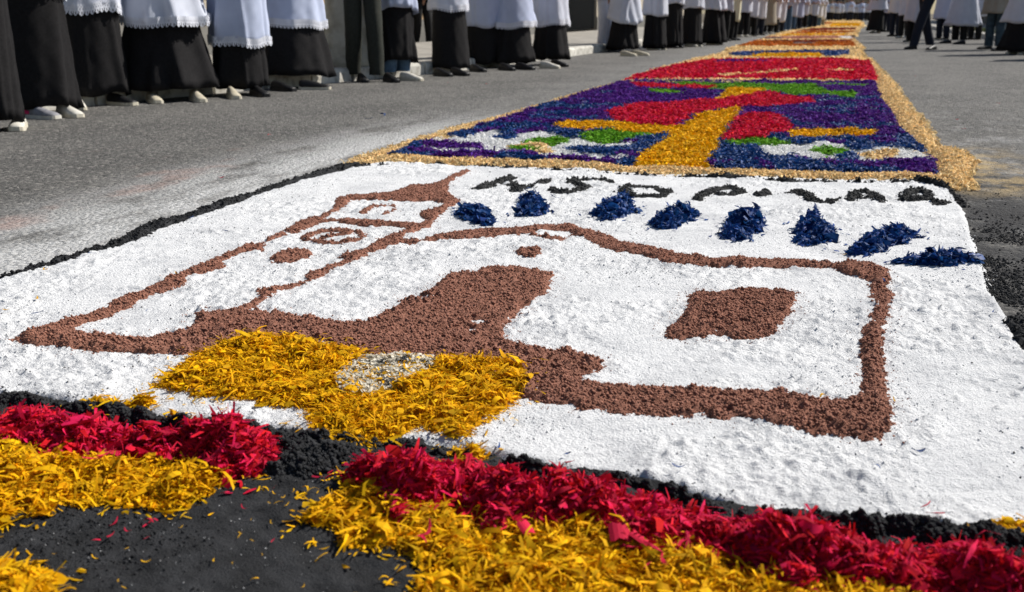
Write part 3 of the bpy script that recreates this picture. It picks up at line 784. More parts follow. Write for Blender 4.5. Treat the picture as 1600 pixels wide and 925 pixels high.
# red and yellow heaps in front
REDR = [(532, 730), (555, 720), (596, 720), (630, 712), (667, 718), (712, 716), (742, 728), (802, 742), (840, 748), (874, 744), (911, 748), (956, 760), (994, 770), (1030, 770), (1064, 791), (1109, 797), (1142, 806), (1172, 804), (1210, 815), (1244, 813), (1285, 825), (1311, 840), (1356, 845), (1405, 850), (1450, 853), (1487, 845), (1517, 851), (1562, 858), (1600, 868), (1800, 905), (2000, 940)]
REDR_B = [(2000, 1030), (1800, 1005), (1600, 968), (1400, 935), (1337, 917), (1290, 912), (1262, 928), (1240, 920), (1232, 902), (1199, 892), (1150, 878), (1112, 875), (1075, 860), (1050, 845), (1000, 850), (949, 826), (911, 816), (874, 818), (825, 822), (780, 826), (761, 816), (750, 790), (712, 794), (682, 796), (640, 800), (637, 816), (607, 814), (589, 790), (566, 766), (533, 738)]
REDR_W = np.vstack([PP(REDR, 0.034), PP([(a, b + 9) for a, b in REDR_B], 0.014)])
YELR_W = PP([(549, 745), (544, 767), (499, 792), (484, 822), (517, 829), (532, 852), (570, 852), (619, 856), (641, 863), (667, 882), (671, 908), (645, 912), (620, 960), (640, 1040), (900, 1090), (1300, 1080), (1500, 1060), (1700, 1050), (1500, 950), (1200, 875), (1000, 830), (800, 790), (620, 770)], 0.012)
REDL_W = np.vstack([PP([(-400, 622), (-250, 612), (-120, 618), (0, 634), (53, 632), (91, 635), (102, 650), (141, 650), (176, 653), (190, 664), (228, 658), (274, 664), (313, 665), (344, 673), (387, 671), (409, 674), (427, 697)], 0.034),
                    PP([(420, 724), (397, 741), (372, 752), (348, 756), (323, 743), (306, 725), (281, 713), (232, 712), (193, 715), (165, 712), (102, 721), (77, 708), (53, 696), (21, 690), (0, 685), (-120, 665), (-250, 655), (-400, 650)], 0.016)])
YELL_W = PP([(-400, 655), (-200, 665), (0, 690), (100, 715), (300, 725), (360, 752), (372, 757), (344, 774), (316, 790), (274, 793), (228, 786), (200, 785), (141, 792), (91, 788), (63, 808), (35, 799), (21, 813), (0, 823), (-100, 850), (-250, 840), (-400, 800)], 0.012)
YELC_W = PP([(0, 882), (35, 887), (45, 907), (70, 917), (80, 935), (60, 980), (-60, 1020), (-200, 1010), (-260, 930), (-160, 880)], 0.012)
_, yr_z = heap('shavings_heap', 'yellow shavings heap spread in front of the long red ridge', 'shavings heap', YELR_W, 0.013, 0.05, M_YEL, M_YELO, 0.025, 0.0044, 17000, 300, 1101, tilt=0.36)
heap('shavings_heap', 'long ridge of crimson shavings running past the yellow heap', 'shavings heap', REDR_W, 0.036, 0.050, M_RED, M_REDO, 0.025, 0.0056, 17000, 300, 1201, base=lambda x, y: np.maximum(top_z(x, y), yr_z(x, y) * (sdf(YELR_W, x, y) > 0) * 0.6), tilt=0.48, rough=1.0)
_, yl_z = heap('shavings_heap', 'yellow shavings heap under the short red ridge, beside the black bed', 'shavings heap', YELL_W, 0.012, 0.05, M_YEL, M_YELO, 0.025, 0.0044, 15000, 280, 1301, tilt=0.36)
heap('shavings_heap', 'short ridge of crimson shavings ending in a rounded tip at the black gap', 'shavings heap', REDL_W, 0.036, 0.050, M_RED, M_REDO, 0.026, 0.0058, 12500, 280, 1401, base=lambda x, y: np.maximum(top_z(x, y), yl_z(x, y) * (sdf(YELL_W, x, y) > 0) * 0.6), tilt=0.48, rough=1.0)
heap('shavings_heap', 'small separate clump of yellow shavings on the black bed', 'shavings heap', YELC_W, 0.022, 0.06, M_YEL, M_YELO, 0.025, 0.0044, 4500, 90, 1501, tilt=0.36)
for i, (px, py, r, lab) in enumerate([(730, 708, 30, 'tiny clump of yellow shavings on the black ridge behind the long red ridge'), (162, 634, 26, 'flat clump of yellow shavings at the white rim above the short red ridge'),
                                      (222, 632, 20, 'loose pinch of yellow shavings lying on white powder'), (282, 654, 20, 'pinch of yellow shavings between the short red ridge and the steps'),
                                      (1575, 832, 30, 'dull clump of yellow shavings at the white panel corner')]):
    w = PP([(px + r * math.cos(a), py + 0.33 * r * math.sin(a)) for a in np.linspace(0, 6.28, 12)[:-1]], 0.015)
    heap('shavings_clump', lab, 'shavings clump', w, 0.012, 0.02, M_YEL, M_YELO, 0.022, 0.005, 150, 10, 1600 + i, base=lambda x, y: np.maximum(gz(x, y), ridge_z(x, y)), tilt=0.35)

# blue rays under the letters
c3 = lambda pts: crop(700, 240, 3.2, pts)
c4 = lambda pts: crop(1100, 240, 3.084, pts)
RAYS = [
 (c3([(50, 310), (75, 260), (95, 240), (120, 260), (180, 265), (190, 290), (235, 335), (240, 345), (200, 355), (180, 365), (150, 355), (100, 330), (75, 315)]), 'dark blue shavings ray beside the brown tower roof'),
 (c3([(345, 300), (370, 270), (385, 230), (365, 205), (400, 180), (460, 190), (475, 230), (490, 270), (510, 300), (480, 320), (420, 325), (360, 315)]), 'upright dark blue shavings ray under the letter N'),
 (c3([(705, 315), (760, 290), (755, 255), (790, 215), (850, 200), (900, 190), (930, 230), (940, 280), (880, 300), (865, 330), (820, 345), (760, 335)]), 'dark blue shavings ray touching the letter D'),
 (c3([(1015, 350), (1060, 320), (1100, 300), (1110, 275), (1160, 250), (1215, 240), (1250, 285), (1240, 320), (1190, 335), (1155, 350), (1140, 380), (1080, 378), (1030, 380)]), 'slanting dark blue shavings ray between the letters D and P'),
 (c3([(1350, 415), (1380, 370), (1410, 340), (1400, 310), (1450, 285), (1520, 255), (1555, 255), (1580, 290), (1560, 350), (1565, 380), (1530, 400), (1520, 425), (1440, 440), (1380, 430)]), 'tall dark blue shavings ray below the letters P and I'),
 (c4([(440, 410), (460, 380), (440, 330), (480, 300), (540, 275), (580, 305), (630, 350), (600, 375), (630, 400), (620, 430), (540, 450), (480, 440)]), 'hourglass shaped dark blue shavings ray below the letter L'),
 (c4([(710, 490), (720, 440), (800, 390), (870, 345), (950, 320), (1000, 350), (1040, 378), (960, 400), (880, 440), (850, 470), (780, 495)]), 'long slanting dark blue shavings ray below the letters A and R'),
 (c4([(930, 505), (990, 500), (1020, 465), (1100, 465), (1200, 455), (1280, 465), (1305, 490), (1300, 520), (1240, 525), (1160, 545), (1060, 535), (980, 525)]), 'flat lying dark blue shavings ray at the powder edge above the nave corner'),
]
for i, (pts, lab) in enumerate(RAYS):
    w = PP(pts, 0.012, 0.044)
    heap('shavings_ray', lab, 'shavings pile', w, 0.034, 0.05, M_BLUE, M_BLUEO, 0.024, 0.0095, 950, 40, 1700 + i, base=white_z, group='blue shavings rays round the church', tilt=0.5, rag=0.026, rough=1.0)

# ------------------------------------------------------------------ panels behind
def classify_panel(name, label, outer_px, default, zones, cell, n, L, W, seed, zbed=0.012, cat='sawdust carpet', warp=0.03, mixfn=None, wpow=1.0, ridge=None, tilt=0.4, jit=0.009):
    outer = PP(outer_px, 0.01)
    zw = [(k, PP(p, 0.014)) for k, p in zones]
    c = outer.mean(0)
    root = empty(name, (float(c[0]), float(c[1]), 0), label=label, cat=cat)
    names = [default] + sorted({k for k, _ in zones} | ({'purple_shavings', 'blue_shavings'} if mixfn else set()))
    names = list(dict.fromkeys(names))
    MATS = {'purple_shavings': M_PUR, 'blue_shavings': M_BLUE, 'red_shavings': M_RED, 'yellow_shavings': M_YEL, 'green_shavings': M_GRN, 'white_sawdust': M_WPAN,
            'tan_sawdust': M_TAN, 'orange_shavings': M_ORG, 'maroon_shavings': M_MAR, 'pink_sawdust': M_PNK, 'grey_sawdust': M_GRY}
    HT = {'red_shavings': 0.016, 'purple_shavings': 0.012, 'blue_shavings': 0.010, 'yellow_shavings': 0.006, 'tan_sawdust': 0.004, 'white_sawdust': -0.002}
    def cls(x, y):
        xx = x + warp * fbm(x, y, 0.14, seed + 1, 3); yy = y + warp * 2.4 * fbm(x, y, 0.14, seed + 2, 3)
        out = np.full(x.shape, names.index(default))
        if mixfn is not None: out = mixfn(xx, yy, names, out)
        for k, w in zw:
            b = bbox_of(w, 0.0)
            s = (xx > b[0]) & (xx < b[2]) & (yy > b[1]) & (yy < b[3])
            if s.any():
                t = np.zeros(x.shape, bool); t[s] = sdf(w, xx[s], yy[s]) > 0
                out[t] = names.index(k)
        return out
    hts = np.array([HT.get(k, 0.005) for k in names])
    def hz(x, y, cl):
        s = sdf(outer, x, y) + 0.02 * fbm(x, y, 0.08, seed + 9, 2)
        e = sst(-0.01, 0.04, s)
        h = zbed + hts[cl] + 0.016 * fbm(x, y, 0.14, seed + 3, 3) + 0.010 * fbm(x, y, 0.045, seed + 4, 2)
        if ridge: h = h + ridge * np.exp(-((s - 0.06) / 0.05) ** 2)
        return -0.006 + e * (h + 0.006)
    x0, y0, x1, y1 = bbox_of(outer, 0.02)
    xs = np.arange(x0, x1, cell); ys = [y0]
    while ys[-1] < y1: ys.append(ys[-1] + cell * max(1.0, ys[-1] / 6.0))
    ys = np.array(ys)
    X, Y = np.meshgrid(xs, ys); nx = len(xs)
    C = cls(X, Y); Z = hz(X, Y, C)
    mk = sdf(outer, X, Y) > -0.03
    jj, ii = np.nonzero(mk[:-1, :-1]); idx = jj * nx + ii; cq = C[:-1, :-1][mk[:-1, :-1]]
    Fq = np.stack([idx, idx + 1, idx + nx + 1, idx + nx], -1)
    Vall = np.stack([X.ravel(), Y.ravel(), Z.ravel()], -1)
    rng = np.random.default_rng(seed)
    ymin = outer[:, 1].min()
    x, y = sample(lambda a, b: sdf(outer, a, b) + 0.02 * fbm(a, b, 0.08, seed + 9, 2) > 0.0, (x0, y0, x1, y1), n, rng, weight=lambda a, b: (ymin / b) ** wpow)
    jx, jy = rng.normal(0, jit, len(x)), rng.normal(0, jit * 2, len(x))
    cl = cls(x + jx, y + jy)
    k = (y / ymin) ** 0.35
    LL = L * rng.uniform(0.5, 1.3, len(x)) * k; WW = W * rng.uniform(0.5, 1.4, len(x)) * k
    z = hz(x, y, cl) + 0.003 + 0.2 * LL * rng.random(len(x))
    for ci, nm in enumerate(names):
        S = Soup()
        f = Fq[cq == ci]
        if len(f):
            u, inv = np.unique(f, return_inverse=True); S.add(Vall[u], inv.reshape(f.shape))
        s = cl == ci
        if s.any():
            gran = nm in ('white_sawdust', 'grey_sawdust', 'pink_sawdust')
            V, F = flakes(x[s], y[s], z[s], LL[s] * (0.45 if gran else 1), WW[s] * (0.9 if gran else 1), rng, seg=2, tilt=tilt, curl=0.2)
            S.add(V, F)
        if S.n: part(nm, S.mesh(nm, MATS[nm], True), root)
    return root, outer

q6 = lambda pts: crop(550, 100, 3.2, pts)
q7 = lambda pts: crop(1000, 80, 2.909, pts)
ZON = [
 ('green_shavings', [(1035, 131), (1150, 132), (1300, 133), (1368, 135), (1330, 142), (1345, 150), (1330, 158), (1290, 152), (1240, 153), (1200, 146), (1100, 143)]),
 ('purple_shavings', [(1275, 136), (1368, 138), (1372, 146), (1340, 146), (1290, 144)]),
 ('green_shavings', [(1010, 142), (1040, 141), (1075, 146), (1050, 151), (1020, 150)]),
 ('red_shavings', [(985, 134), (1010, 133), (1060, 136), (1117, 138), (1105, 143), (1050, 141), (1000, 139)]),
 ('yellow_shavings', [(1113, 162), (1128, 148), (1143, 138), (1196, 141), (1190, 151), (1165, 160)]),
 ('white_sawdust', q6([(340, 430), (370, 385), (450, 362), (540, 372), (620, 345), (720, 335), (760, 360), (690, 372), (800, 380), (830, 350), (960, 345), (1130, 372), (1290, 395), (1400, 400), (1240, 412), (1200, 430), (1330, 445), (1200, 455), (1310, 492), (960, 480), (890, 450), (640, 445), (560, 460), (480, 452)])),
 ('white_sawdust', [(870, 232), (905, 225), (955, 227), (1003, 224), (990, 232), (935, 236), (962, 243), (992, 246), (968, 256), (905, 252), (870, 244)]),
 ('blue_shavings', [(880, 234), (925, 235), (975, 239), (960, 243), (910, 240)]),
 ('purple_shavings', q6([(380, 392), (520, 398), (640, 412), (630, 428), (500, 425), (360, 410)])),
 ('green_shavings', q6([(1130, 366), (1150, 348), (1300, 348), (1500, 346), (1545, 372), (1420, 385), (1280, 405), (1220, 392)])),
 ('green_shavings', q6([(850, 388), (1000, 372), (1070, 372), (1060, 400), (980, 414), (930, 400)])),
 ('tan_sawdust', q6([(780, 415), (900, 405), (980, 415), (940, 425), (1010, 445), (930, 448), (860, 428)])),
 ('green_shavings', q6([(780, 420), (880, 418), (940, 435), (900, 440)])),
 ('yellow_shavings', [(864, 200), (885, 191), (925, 191), (970, 194), (1000, 197), (1035, 199), (1075, 198), (1060, 214), (1030, 213), (990, 211), (950, 208), (900, 208), (872, 205)]),
 ('yellow_shavings', [(1222, 211), (1240, 204), (1300, 204), (1367, 206), (1367, 217), (1300, 219), (1236, 218)]),
 ('red_shavings', [(947, 181), (956, 173), (1000, 165), (1050, 164), (1120, 160), (1182, 150), (1199, 147), (1230, 154), (1268, 157), (1271, 164), (1240, 169), (1192, 171), (1161, 170), (1127, 173), (1079, 183), (1062, 197), (1048, 200), (1000, 198), (965, 193)]),
 ('yellow_shavings', [(982, 266), (1000, 246), (1030, 226), (1052, 208), (1068, 196), (1085, 183), (1128, 173), (1163, 171), (1146, 196), (1131, 216), (1120, 237), (1103, 268)]),
 ('red_shavings', [(1151, 187), (1172, 183), (1213, 183), (1227, 193), (1238, 202), (1220, 214), (1186, 221), (1134, 225), (1131, 219), (1144, 207)]),
 ('green_shavings', q7([(380, 428), (440, 412), (570, 405), (690, 420), (690, 438), (540, 438), (420, 442)])),
 ('white_sawdust', q7([(510, 436), (640, 440), (720, 432), (850, 422), (930, 430), (940, 445), (1050, 448), (1060, 432), (1150, 440), (1300, 462), (1355, 492), (1200, 503), (1080, 520), (1010, 525), (980, 505), (860, 515), (800, 520), (780, 492), (600, 488)])),
 ('white_sawdust', [(1176, 231), (1230, 227), (1300, 227), (1330, 230), (1360, 226), (1440, 240), (1462, 250), (1400, 257), (1345, 259), (1300, 258), (1262, 256), (1245, 247), (1200, 247)]),
 ('blue_shavings', [(1318, 228), (1365, 230), (1355, 236), (1325, 234)]),
 ('green_shavings', q7([(770, 458), (860, 448), (950, 458), (930, 475), (850, 482)])),
 ('tan_sawdust', q7([(990, 470), (1080, 460), (1170, 462), (1140, 480), (1050, 490)])),
 ('blue_shavings', q7([(905, 485), (950, 475), (995, 490), (985, 518), (920, 515)])),
]
def purple_blue(x, y, names, out):
    ip, ib = names.index('purple_shavings'), names.index('blue_shavings')
    n = fbm(x, y, 0.45, 71, 3) + 0.8 * fbm(x, y, 0.12, 73, 2)
    # the field is mostly purple towards the far end and mostly blue at the near end
    b = n + np.clip((6.6 - y) / 2.2, -1, 1) * 0.55
    return np.where(b > 0.15, ib, ip)
OUT2 = [(600, 247), (650, 224), (715, 209), (747, 197), (794, 186), (834, 171), (875, 158), (909, 147), (955, 133), (985, 128), (1371, 130), (1371, 142), (1381, 159), (1399, 183), (1405, 200), (1430, 221), (1450, 238), (1464, 252), (1470, 276), (1371, 276), (1206, 271), (1100, 268), (1000, 267), (925, 259), (831, 255), (725, 252)]
cross, OUT2W = classify_panel('sawdust_carpet', 'colourful shavings panel with a yellow cross and red cloth on purple and blue', OUT2, 'purple_shavings', ZON, 0.026, 150000, 0.030, 0.0085, 2001, mixfn=purple_blue, wpow=1.6, warp=0.018)

def tan_border(poly, seed, n, L, parent, height=0.015, label=None):
    def sdn(x, y): return sdf(poly, x, y) + 0.025 * fbm(x, y, 0.10, seed, 3)
    def hz(x, y):
        up = np.clip(sdn(x, y) / 0.07, -0.6, 1); up = np.where(up > 0, 1 - (1 - up) ** 2, up)
        return 0.004 + height * up * (1 + 0.5 * fbm(x, y, 0.09, seed + 5, 3))
    me = grid_layer('t', lambda X, Y: sdn(X, Y) > -0.01, hz, bbox_of(poly, 0.04), 0.016, M_TAN)
    nv = len(me.vertices); co = np.empty(nv * 3, np.float32); me.vertices.foreach_get('co', co)
    fc = np.empty(len(me.loops), np.int32); me.loops.foreach_get('vertex_index', fc)
    S = Soup(); S.add(co.reshape(-1, 3), fc.reshape(-1, 4)); bpy.data.meshes.remove(me)
    rng = np.random.default_rng(seed); bb = bbox_of(poly, 0.12)
    x, y = sample(lambda a, b: sdn(a, b) > -0.005, bb, n, rng, weight=lambda a, b: (bb[1] / b))
    s = L * rng.uniform(0.2, 0.55, len(x))
    V, F = crumbs(x, y, hz(x, y) + s * 0.2, s, rng); S.add(V, F)
    x, y = sample(lambda a, b: sdn(a, b) > -0.05, bb, n, rng, weight=lambda a, b: (bb[1] / b) * np.where(sdn(a, b) > 0, 1, 0.25))
    V, F = flakes(x, y, np.maximum(hz(x, y), 0.004) + 0.004, L * rng.uniform(0.5, 1.4, len(x)), L * 0.4 * rng.uniform(0.5, 1.3, len(x)), rng, seg=2, tilt=0.5, curl=0.25); S.add(V, F)
    return part('tan_border', S.mesh('tan_border', M_TAN, False), parent, label=label)
tan_border(PP([(545, 254), (597, 236), (653, 218), (706, 202), (750, 191), (800, 177), (850, 163), (900, 147), (956, 132), (978, 125), (985, 130), (955, 137), (911, 150), (877, 161), (836, 174), (796, 189), (749, 200), (719, 213), (665, 222), (610, 244)], 0.01), 2101, 7000, 0.026, cross, label='tan sawdust border along the road on the crowd side')
tan_border(PP([(560, 256), (628, 242), (653, 246), (703, 250), (750, 247), (775, 245), (831, 254), (862, 252), (894, 255), (925, 257), (1000, 264), (1069, 259), (1100, 264), (1206, 269), (1309, 273), (1430, 274), (1467, 275), (1481, 284), (1412, 284), (1309, 281), (1206, 279), (1127, 276), (1000, 272), (920, 266), (860, 261), (800, 257), (700, 256), (600, 254)], 0.01), 2131, 9000, 0.024, cross, label='tan sawdust border between the cross and the letters')
tan_border(PP([(1357, 90), (1371, 106), (1395, 133), (1412, 161), (1436, 188), (1450, 216), (1458, 230), (1489, 233), (1512, 250), (1503, 267), (1508, 292), (1490, 288), (1464, 276), (1464, 252), (1448, 238), (1430, 222), (1405, 202), (1398, 184), (1381, 160), (1371, 143), (1371, 126), (1360, 103), (1350, 92)], 0.01), 2161, 15000, 0.028, cross, label='wide tan sawdust border on the open road side')

# farther panels: red, blue and yellow, orange, and the long rest of the carpet
classify_panel('sawdust_carpet', 'crimson shavings panel lying behind the cross panel', [(962, 132), (985, 122), (1030, 108), (1075, 96), (1120, 91), (1362, 93), (1373, 131), (1200, 131), (1050, 133)], 'tan_sawdust', [
    ('red_shavings', [(975, 128), (1000, 118), (1060, 103), (1110, 95), (1200, 94), (1300, 94), (1358, 97), (1366, 112), (1370, 128), (1300, 127), (1200, 125), (1100, 126), (1030, 125)]),
    ('tan_sawdust', [(1115, 119), (1180, 116), (1245, 110), (1250, 113), (1200, 118), (1130, 122)]),
    ('tan_sawdust', [(1290, 112), (1340, 110), (1340, 113), (1300, 115)]),
    ('purple_shavings', [(1110, 97), (1200, 96), (1202, 99), (1120, 100)])], 0.05, 26000, 0.05, 0.017, 2201, wpow=1.2)
classify_panel('sawdust_carpet', 'tan sawdust panel with dark blue and yellow stripe beyond the crimson one', [(1075, 95), (1110, 88), (1150, 77), (1345, 76), (1358, 93)], 'tan_sawdust', [
    ('blue_shavings', [(1138, 88), (1150, 83), (1200, 82), (1326, 80), (1326, 87), (1300, 90), (1200, 89), (1150, 90)]),
    ('yellow_shavings', [(1165, 91), (1190, 85), (1240, 84), (1280, 85), (1290, 90), (1230, 92)])], 0.09, 12000, 0.06, 0.022, 2301)
classify_panel('sawdust_carpet', 'burnt orange shavings panel with a brown patch', [(1130, 79), (1185, 63), (1335, 61.5), (1352, 76.5)], 'tan_sawdust', [
    ('orange_shavings', [(1152, 74), (1175, 64.5), (1330, 63.5), (1338, 74)]),
    ('grey_sawdust', [(1238, 71), (1242, 65), (1274, 64.5), (1274, 70)]),
    ('maroon_shavings', [(1180, 65.5), (1240, 64.5), (1330, 64), (1330, 66.5), (1240, 67)])], 0.12, 12000, 0.07, 0.026, 2401)
classify_panel('sawdust_carpet', 'pale pink and grey panel behind the burnt orange one', [(1180, 63.5), (1200, 58), (1330, 57), (1337, 62)], 'pink_sawdust', [
    ('white_sawdust', [(1312, 62), (1310, 58), (1330, 57.5), (1333, 61)]), ('grey_sawdust', [(1180, 63), (1195, 59.5), (1222, 59), (1215, 63)])], 0.15, 6000, 0.08, 0.03, 2501)
classify_panel('sawdust_carpet', 'striped yellow and maroon panel far along the street', [(1195, 59), (1225, 51), (1270, 43.5), (1346, 43), (1337, 57.5)], 'tan_sawdust', [
    ('yellow_shavings', [(1215, 57.5), (1235, 54.5), (1325, 54), (1322, 56.5)]),
    ('orange_shavings', [(1230, 54), (1250, 50.5), (1335, 49.5), (1330, 53)]),
    ('maroon_shavings', [(1238, 50.5), (1270, 45), (1338, 44.5), (1335, 48)])], 0.2, 9000, 0.10, 0.035, 2601)
classify_panel('sawdust_carpet', 'last yellow and tan panel reaching the distant crowd', [(1268, 44), (1286, 36), (1300, 31.5), (1340, 31.5), (1350, 36), (1349, 43.5)], 'tan_sawdust', [
    ('yellow_shavings', [(1295, 43), (1300, 37), (1345, 37), (1343, 42.5)]), ('orange_shavings', [(1285, 39), (1288, 36), (1300, 36), (1296, 39)])], 0.3, 6000, 0.14, 0.05, 2701)

# ------------------------------------------------------------------ stray shavings lying about
def stray(px, py, mtl_o, L, label, group, base=gz, wr=0.24):
    x, y = P(px, py, 0.01)
    z = float(base(np.array([x]), np.array([y]))[0])
    o = link('stray_shaving', random.choice(protos(mtl_o)[:9]))
    o.location = (x, y, max(z, 0.0) + 0.004 + 0.12 * L)
    o.scale = (L, L * wr * 4, L)
    o.rotation_euler = (random.uniform(-.2, .2), random.uniform(-.2, .2), random.uniform(0, 6.28))
    return props(o, label=label, cat='shaving', group=group)
r = random.Random(3)
for i in range(26):
    px, py = r.uniform(60, 640), r.uniform(780, 925)
    if px > 480 and py < 860: px -= 150
    stray(px, py, M_YELO, r.uniform(0.005, 0.013), 'yellow shaving lying loose on the black bed', 'yellow shavings strewn on the black bed')
for px, py in ((235, 818), (242, 816), (228, 822), (180, 820), (198, 835), (175, 842), (150, 850), (230, 845), (300, 700), (160, 722), (425, 850), (380, 800)):
    stray(px, py, M_REDO, r.uniform(0.008, 0.02), 'red shaving lying loose on the black bed', 'red shavings strewn on the black bed')
for px, py in ((415, 771), (428, 776), (445, 790), (460, 775), (470, 709), (463, 818), (480, 770), (436, 798)):
    stray(px, py, M_YELO, r.uniform(0.010, 0.018), 'yellow shaving on black sawdust between the two red ridges', 'yellow shavings in the gap of the red ridges')
for px, py in ((60, 475), (12, 497), (275, 435), (1396, 636), (1282, 640), (850, 585), (70, 430), (620, 700), (1318, 402)):
    stray(px, py, M_YELO, r.uniform(0.012, 0.028), 'yellow shaving lying alone on the church panel', 'yellow shavings on the church panel', base=lambda x, y: top_z(x, y) + 0.004)
for px, py in ((60, 500), (15, 478), (230, 493), (350, 368), (145, 404), (300, 345), (885, 720), (1060, 745), (1435, 715), (1368, 745), (1550, 497), (870, 316), (1000, 335), (905, 318), (1198, 336), (1378, 450), (1400, 455), (780, 705)):
    stray(px, py, M_BLUEO, r.uniform(0.014, 0.03), 'dark blue shaving lying alone on the white powder panel', 'blue shavings on the white powder', base=lambda x, y: top_z(x, y) + 0.004)
for px, py in ((822, 728), (838, 732), (880, 738), (1448, 800), (1460, 815), (890, 730)):
    stray(px, py, M_REDO, r.uniform(0.014, 0.026), 'red shaving thrown on the rim behind the long red ridge', 'red shavings behind the red ridge', base=lambda x, y: np.maximum(gz(x, y), ridge_z(x, y)))
for px, py, L in ((672, 848, .035), (660, 862, .02), (815, 830, .03), (845, 838, .022), (870, 832, .022), (1020, 880, .03), (1035, 895, .022), (985, 875, .02), (1010, 900, .02), (165, 732, .035), (150, 742, .03)):
    stray(px, py, M_REDO, L, 'red shaving fallen on a yellow shavings heap', 'red shavings on the yellow heaps', base=lambda x, y: np.maximum(yr_z(x, y), yl_z(x, y)) + 0.012)
def big_flake(px, py, L, W, rz, label):
    x, y = P(px, py, 0.03)
    S = Soup(); rings = []
    for k in range(6):
        a = -0.75 + 1.5 * k / 5
        cx, cz = math.sin(a) * 0.6, math.cos(a) * 0.6 - 0.45
        w = 0.5 * (0.85 + 0.15 * math.sin(k * 2.1))
        rings.append([(cx, -w, cz), (cx, w, cz), (cx, w, cz + .03), (cx, -w, cz + .03)])
    add_loft(S, rings)
    o = link('wide_shaving', S.mesh('wide_shaving', M_REDO))
    o.location = (x, y, 0.034); o.scale = (L, W, L); o.rotation_euler = (0.35, 0.1, rz)
    return props(o, label=label, cat='shaving')
big_flake(968, 838, 0.034, 0.032, 0.4, 'broad curled red wood shaving on the yellow heap below the red ridge')
big_flake(1000, 846, 0.020, 0.030, 1.3, 'narrow curled red shaving beside the broad red one')
big_flake(822, 830, 0.022, 0.026, 0.9, 'small rounded red shaving at the foot of the red ridge')
for px, py in ((577, 184), (600, 180)):
    stray(px, py, M_BLUEO, 0.06, 'blue shaving blown onto the grey road near the crowd', 'blue shavings on the road', wr=0.3)
for px, py in ((760, 130), (420, 210), (910, 142), (345, 275), (700, 128), (1495, 185), (1380, 92), (1430, 118), (1506, 200), (1560, 160)):
    stray(px, py, M_REDO, 0.028, 'tiny red shaving lying on the bare road', 'red specks on the road')

# ------------------------------------------------------------------ people
M_SKIN = mat('skin', (0.36, 0.20, 0.13), (0.32, 0.17, 0.11), rough=0.55, objvar=0.3)
M_HAIR = mat('hair', (0.02, 0.014, 0.01), (0.012, 0.009, 0.007), rough=0.6, objvar=0.4)
M_CASS = mat('black_cassock', (0.017, 0.016, 0.017), (0.012, 0.0115, 0.012), rough=0.9, nscale=60, bump=0.15, bscale=400, spec=0.12)
M_SURP = mat('white_surplice', (0.66, 0.69, 0.78), (0.60, 0.63, 0.72), rough=0.9, nscale=8, bump=0.35, bscale=90, bdist=0.003, trans=0.12)  # white cotton; its bluish shade is tinted into the base colour
M_SURPB = mat('bluish_surplice', (0.55, 0.61, 0.78), (0.50, 0.56, 0.73), rough=0.9, nscale=8, bump=0.35, bscale=90, bdist=0.003, trans=0.12)
M_CREAM = mat('cream_alb', (0.66, 0.63, 0.46), (0.60, 0.57, 0.41), rough=0.9, nscale=8)
M_GREYALB = mat('grey_tunic', (0.33, 0.30, 0.25), (0.28, 0.26, 0.21), rough=0.9, nscale=8)
M_NAVY = mat('navy_trousers', (0.014, 0.018, 0.032), (0.010, 0.013, 0.023), rough=0.85, nscale=40, bump=0.2, bscale=300)
M_OLIVE = mat('dark_olive_trousers', (0.030, 0.033, 0.026), (0.022, 0.024, 0.019), rough=0.85, nscale=40, bump=0.2, bscale=300)
M_BLKT = mat('black_trousers', (0.012, 0.012, 0.012), (0.009, 0.009, 0.009), rough=0.85, nscale=40)
M_JEAN = mat('blue_jeans', (0.10, 0.17, 0.26), (0.05, 0.09, 0.15), rough=0.85, nscale=14, bump=0.3, bscale=300)
M_JEAND = mat('dark_jeans', (0.045, 0.075, 0.10), (0.025, 0.04, 0.055), rough=0.85, nscale=14, bump=0.3, bscale=300)
M_SHW = mat('white_shoe', (0.66, 0.64, 0.58), (0.55, 0.52, 0.45), rough=0.6, nscale=30)
M_SHC = mat('cream_shoe', (0.55, 0.50, 0.38), (0.45, 0.40, 0.30), rough=0.6, nscale=30)
M_SHK = mat('black_shoe', (0.015, 0.015, 0.016), (0.01, 0.01, 0.011), rough=0.5, nscale=30)
M_SHG = mat('grey_shoe', (0.28, 0.28, 0.30), (0.20, 0.20, 0.22), rough=0.6, nscale=30)
M_PINK = mat('pink_trim', (0.75, 0.03, 0.16), (0.60, 0.02, 0.12), rough=0.5)
M_SOLE = mat('pale_sole', (0.62, 0.58, 0.48), (0.50, 0.46, 0.36), rough=0.7)
M_REDC = mat('red_bag', (0.35, 0.02, 0.03), (0.25, 0.015, 0.02), rough=0.7)

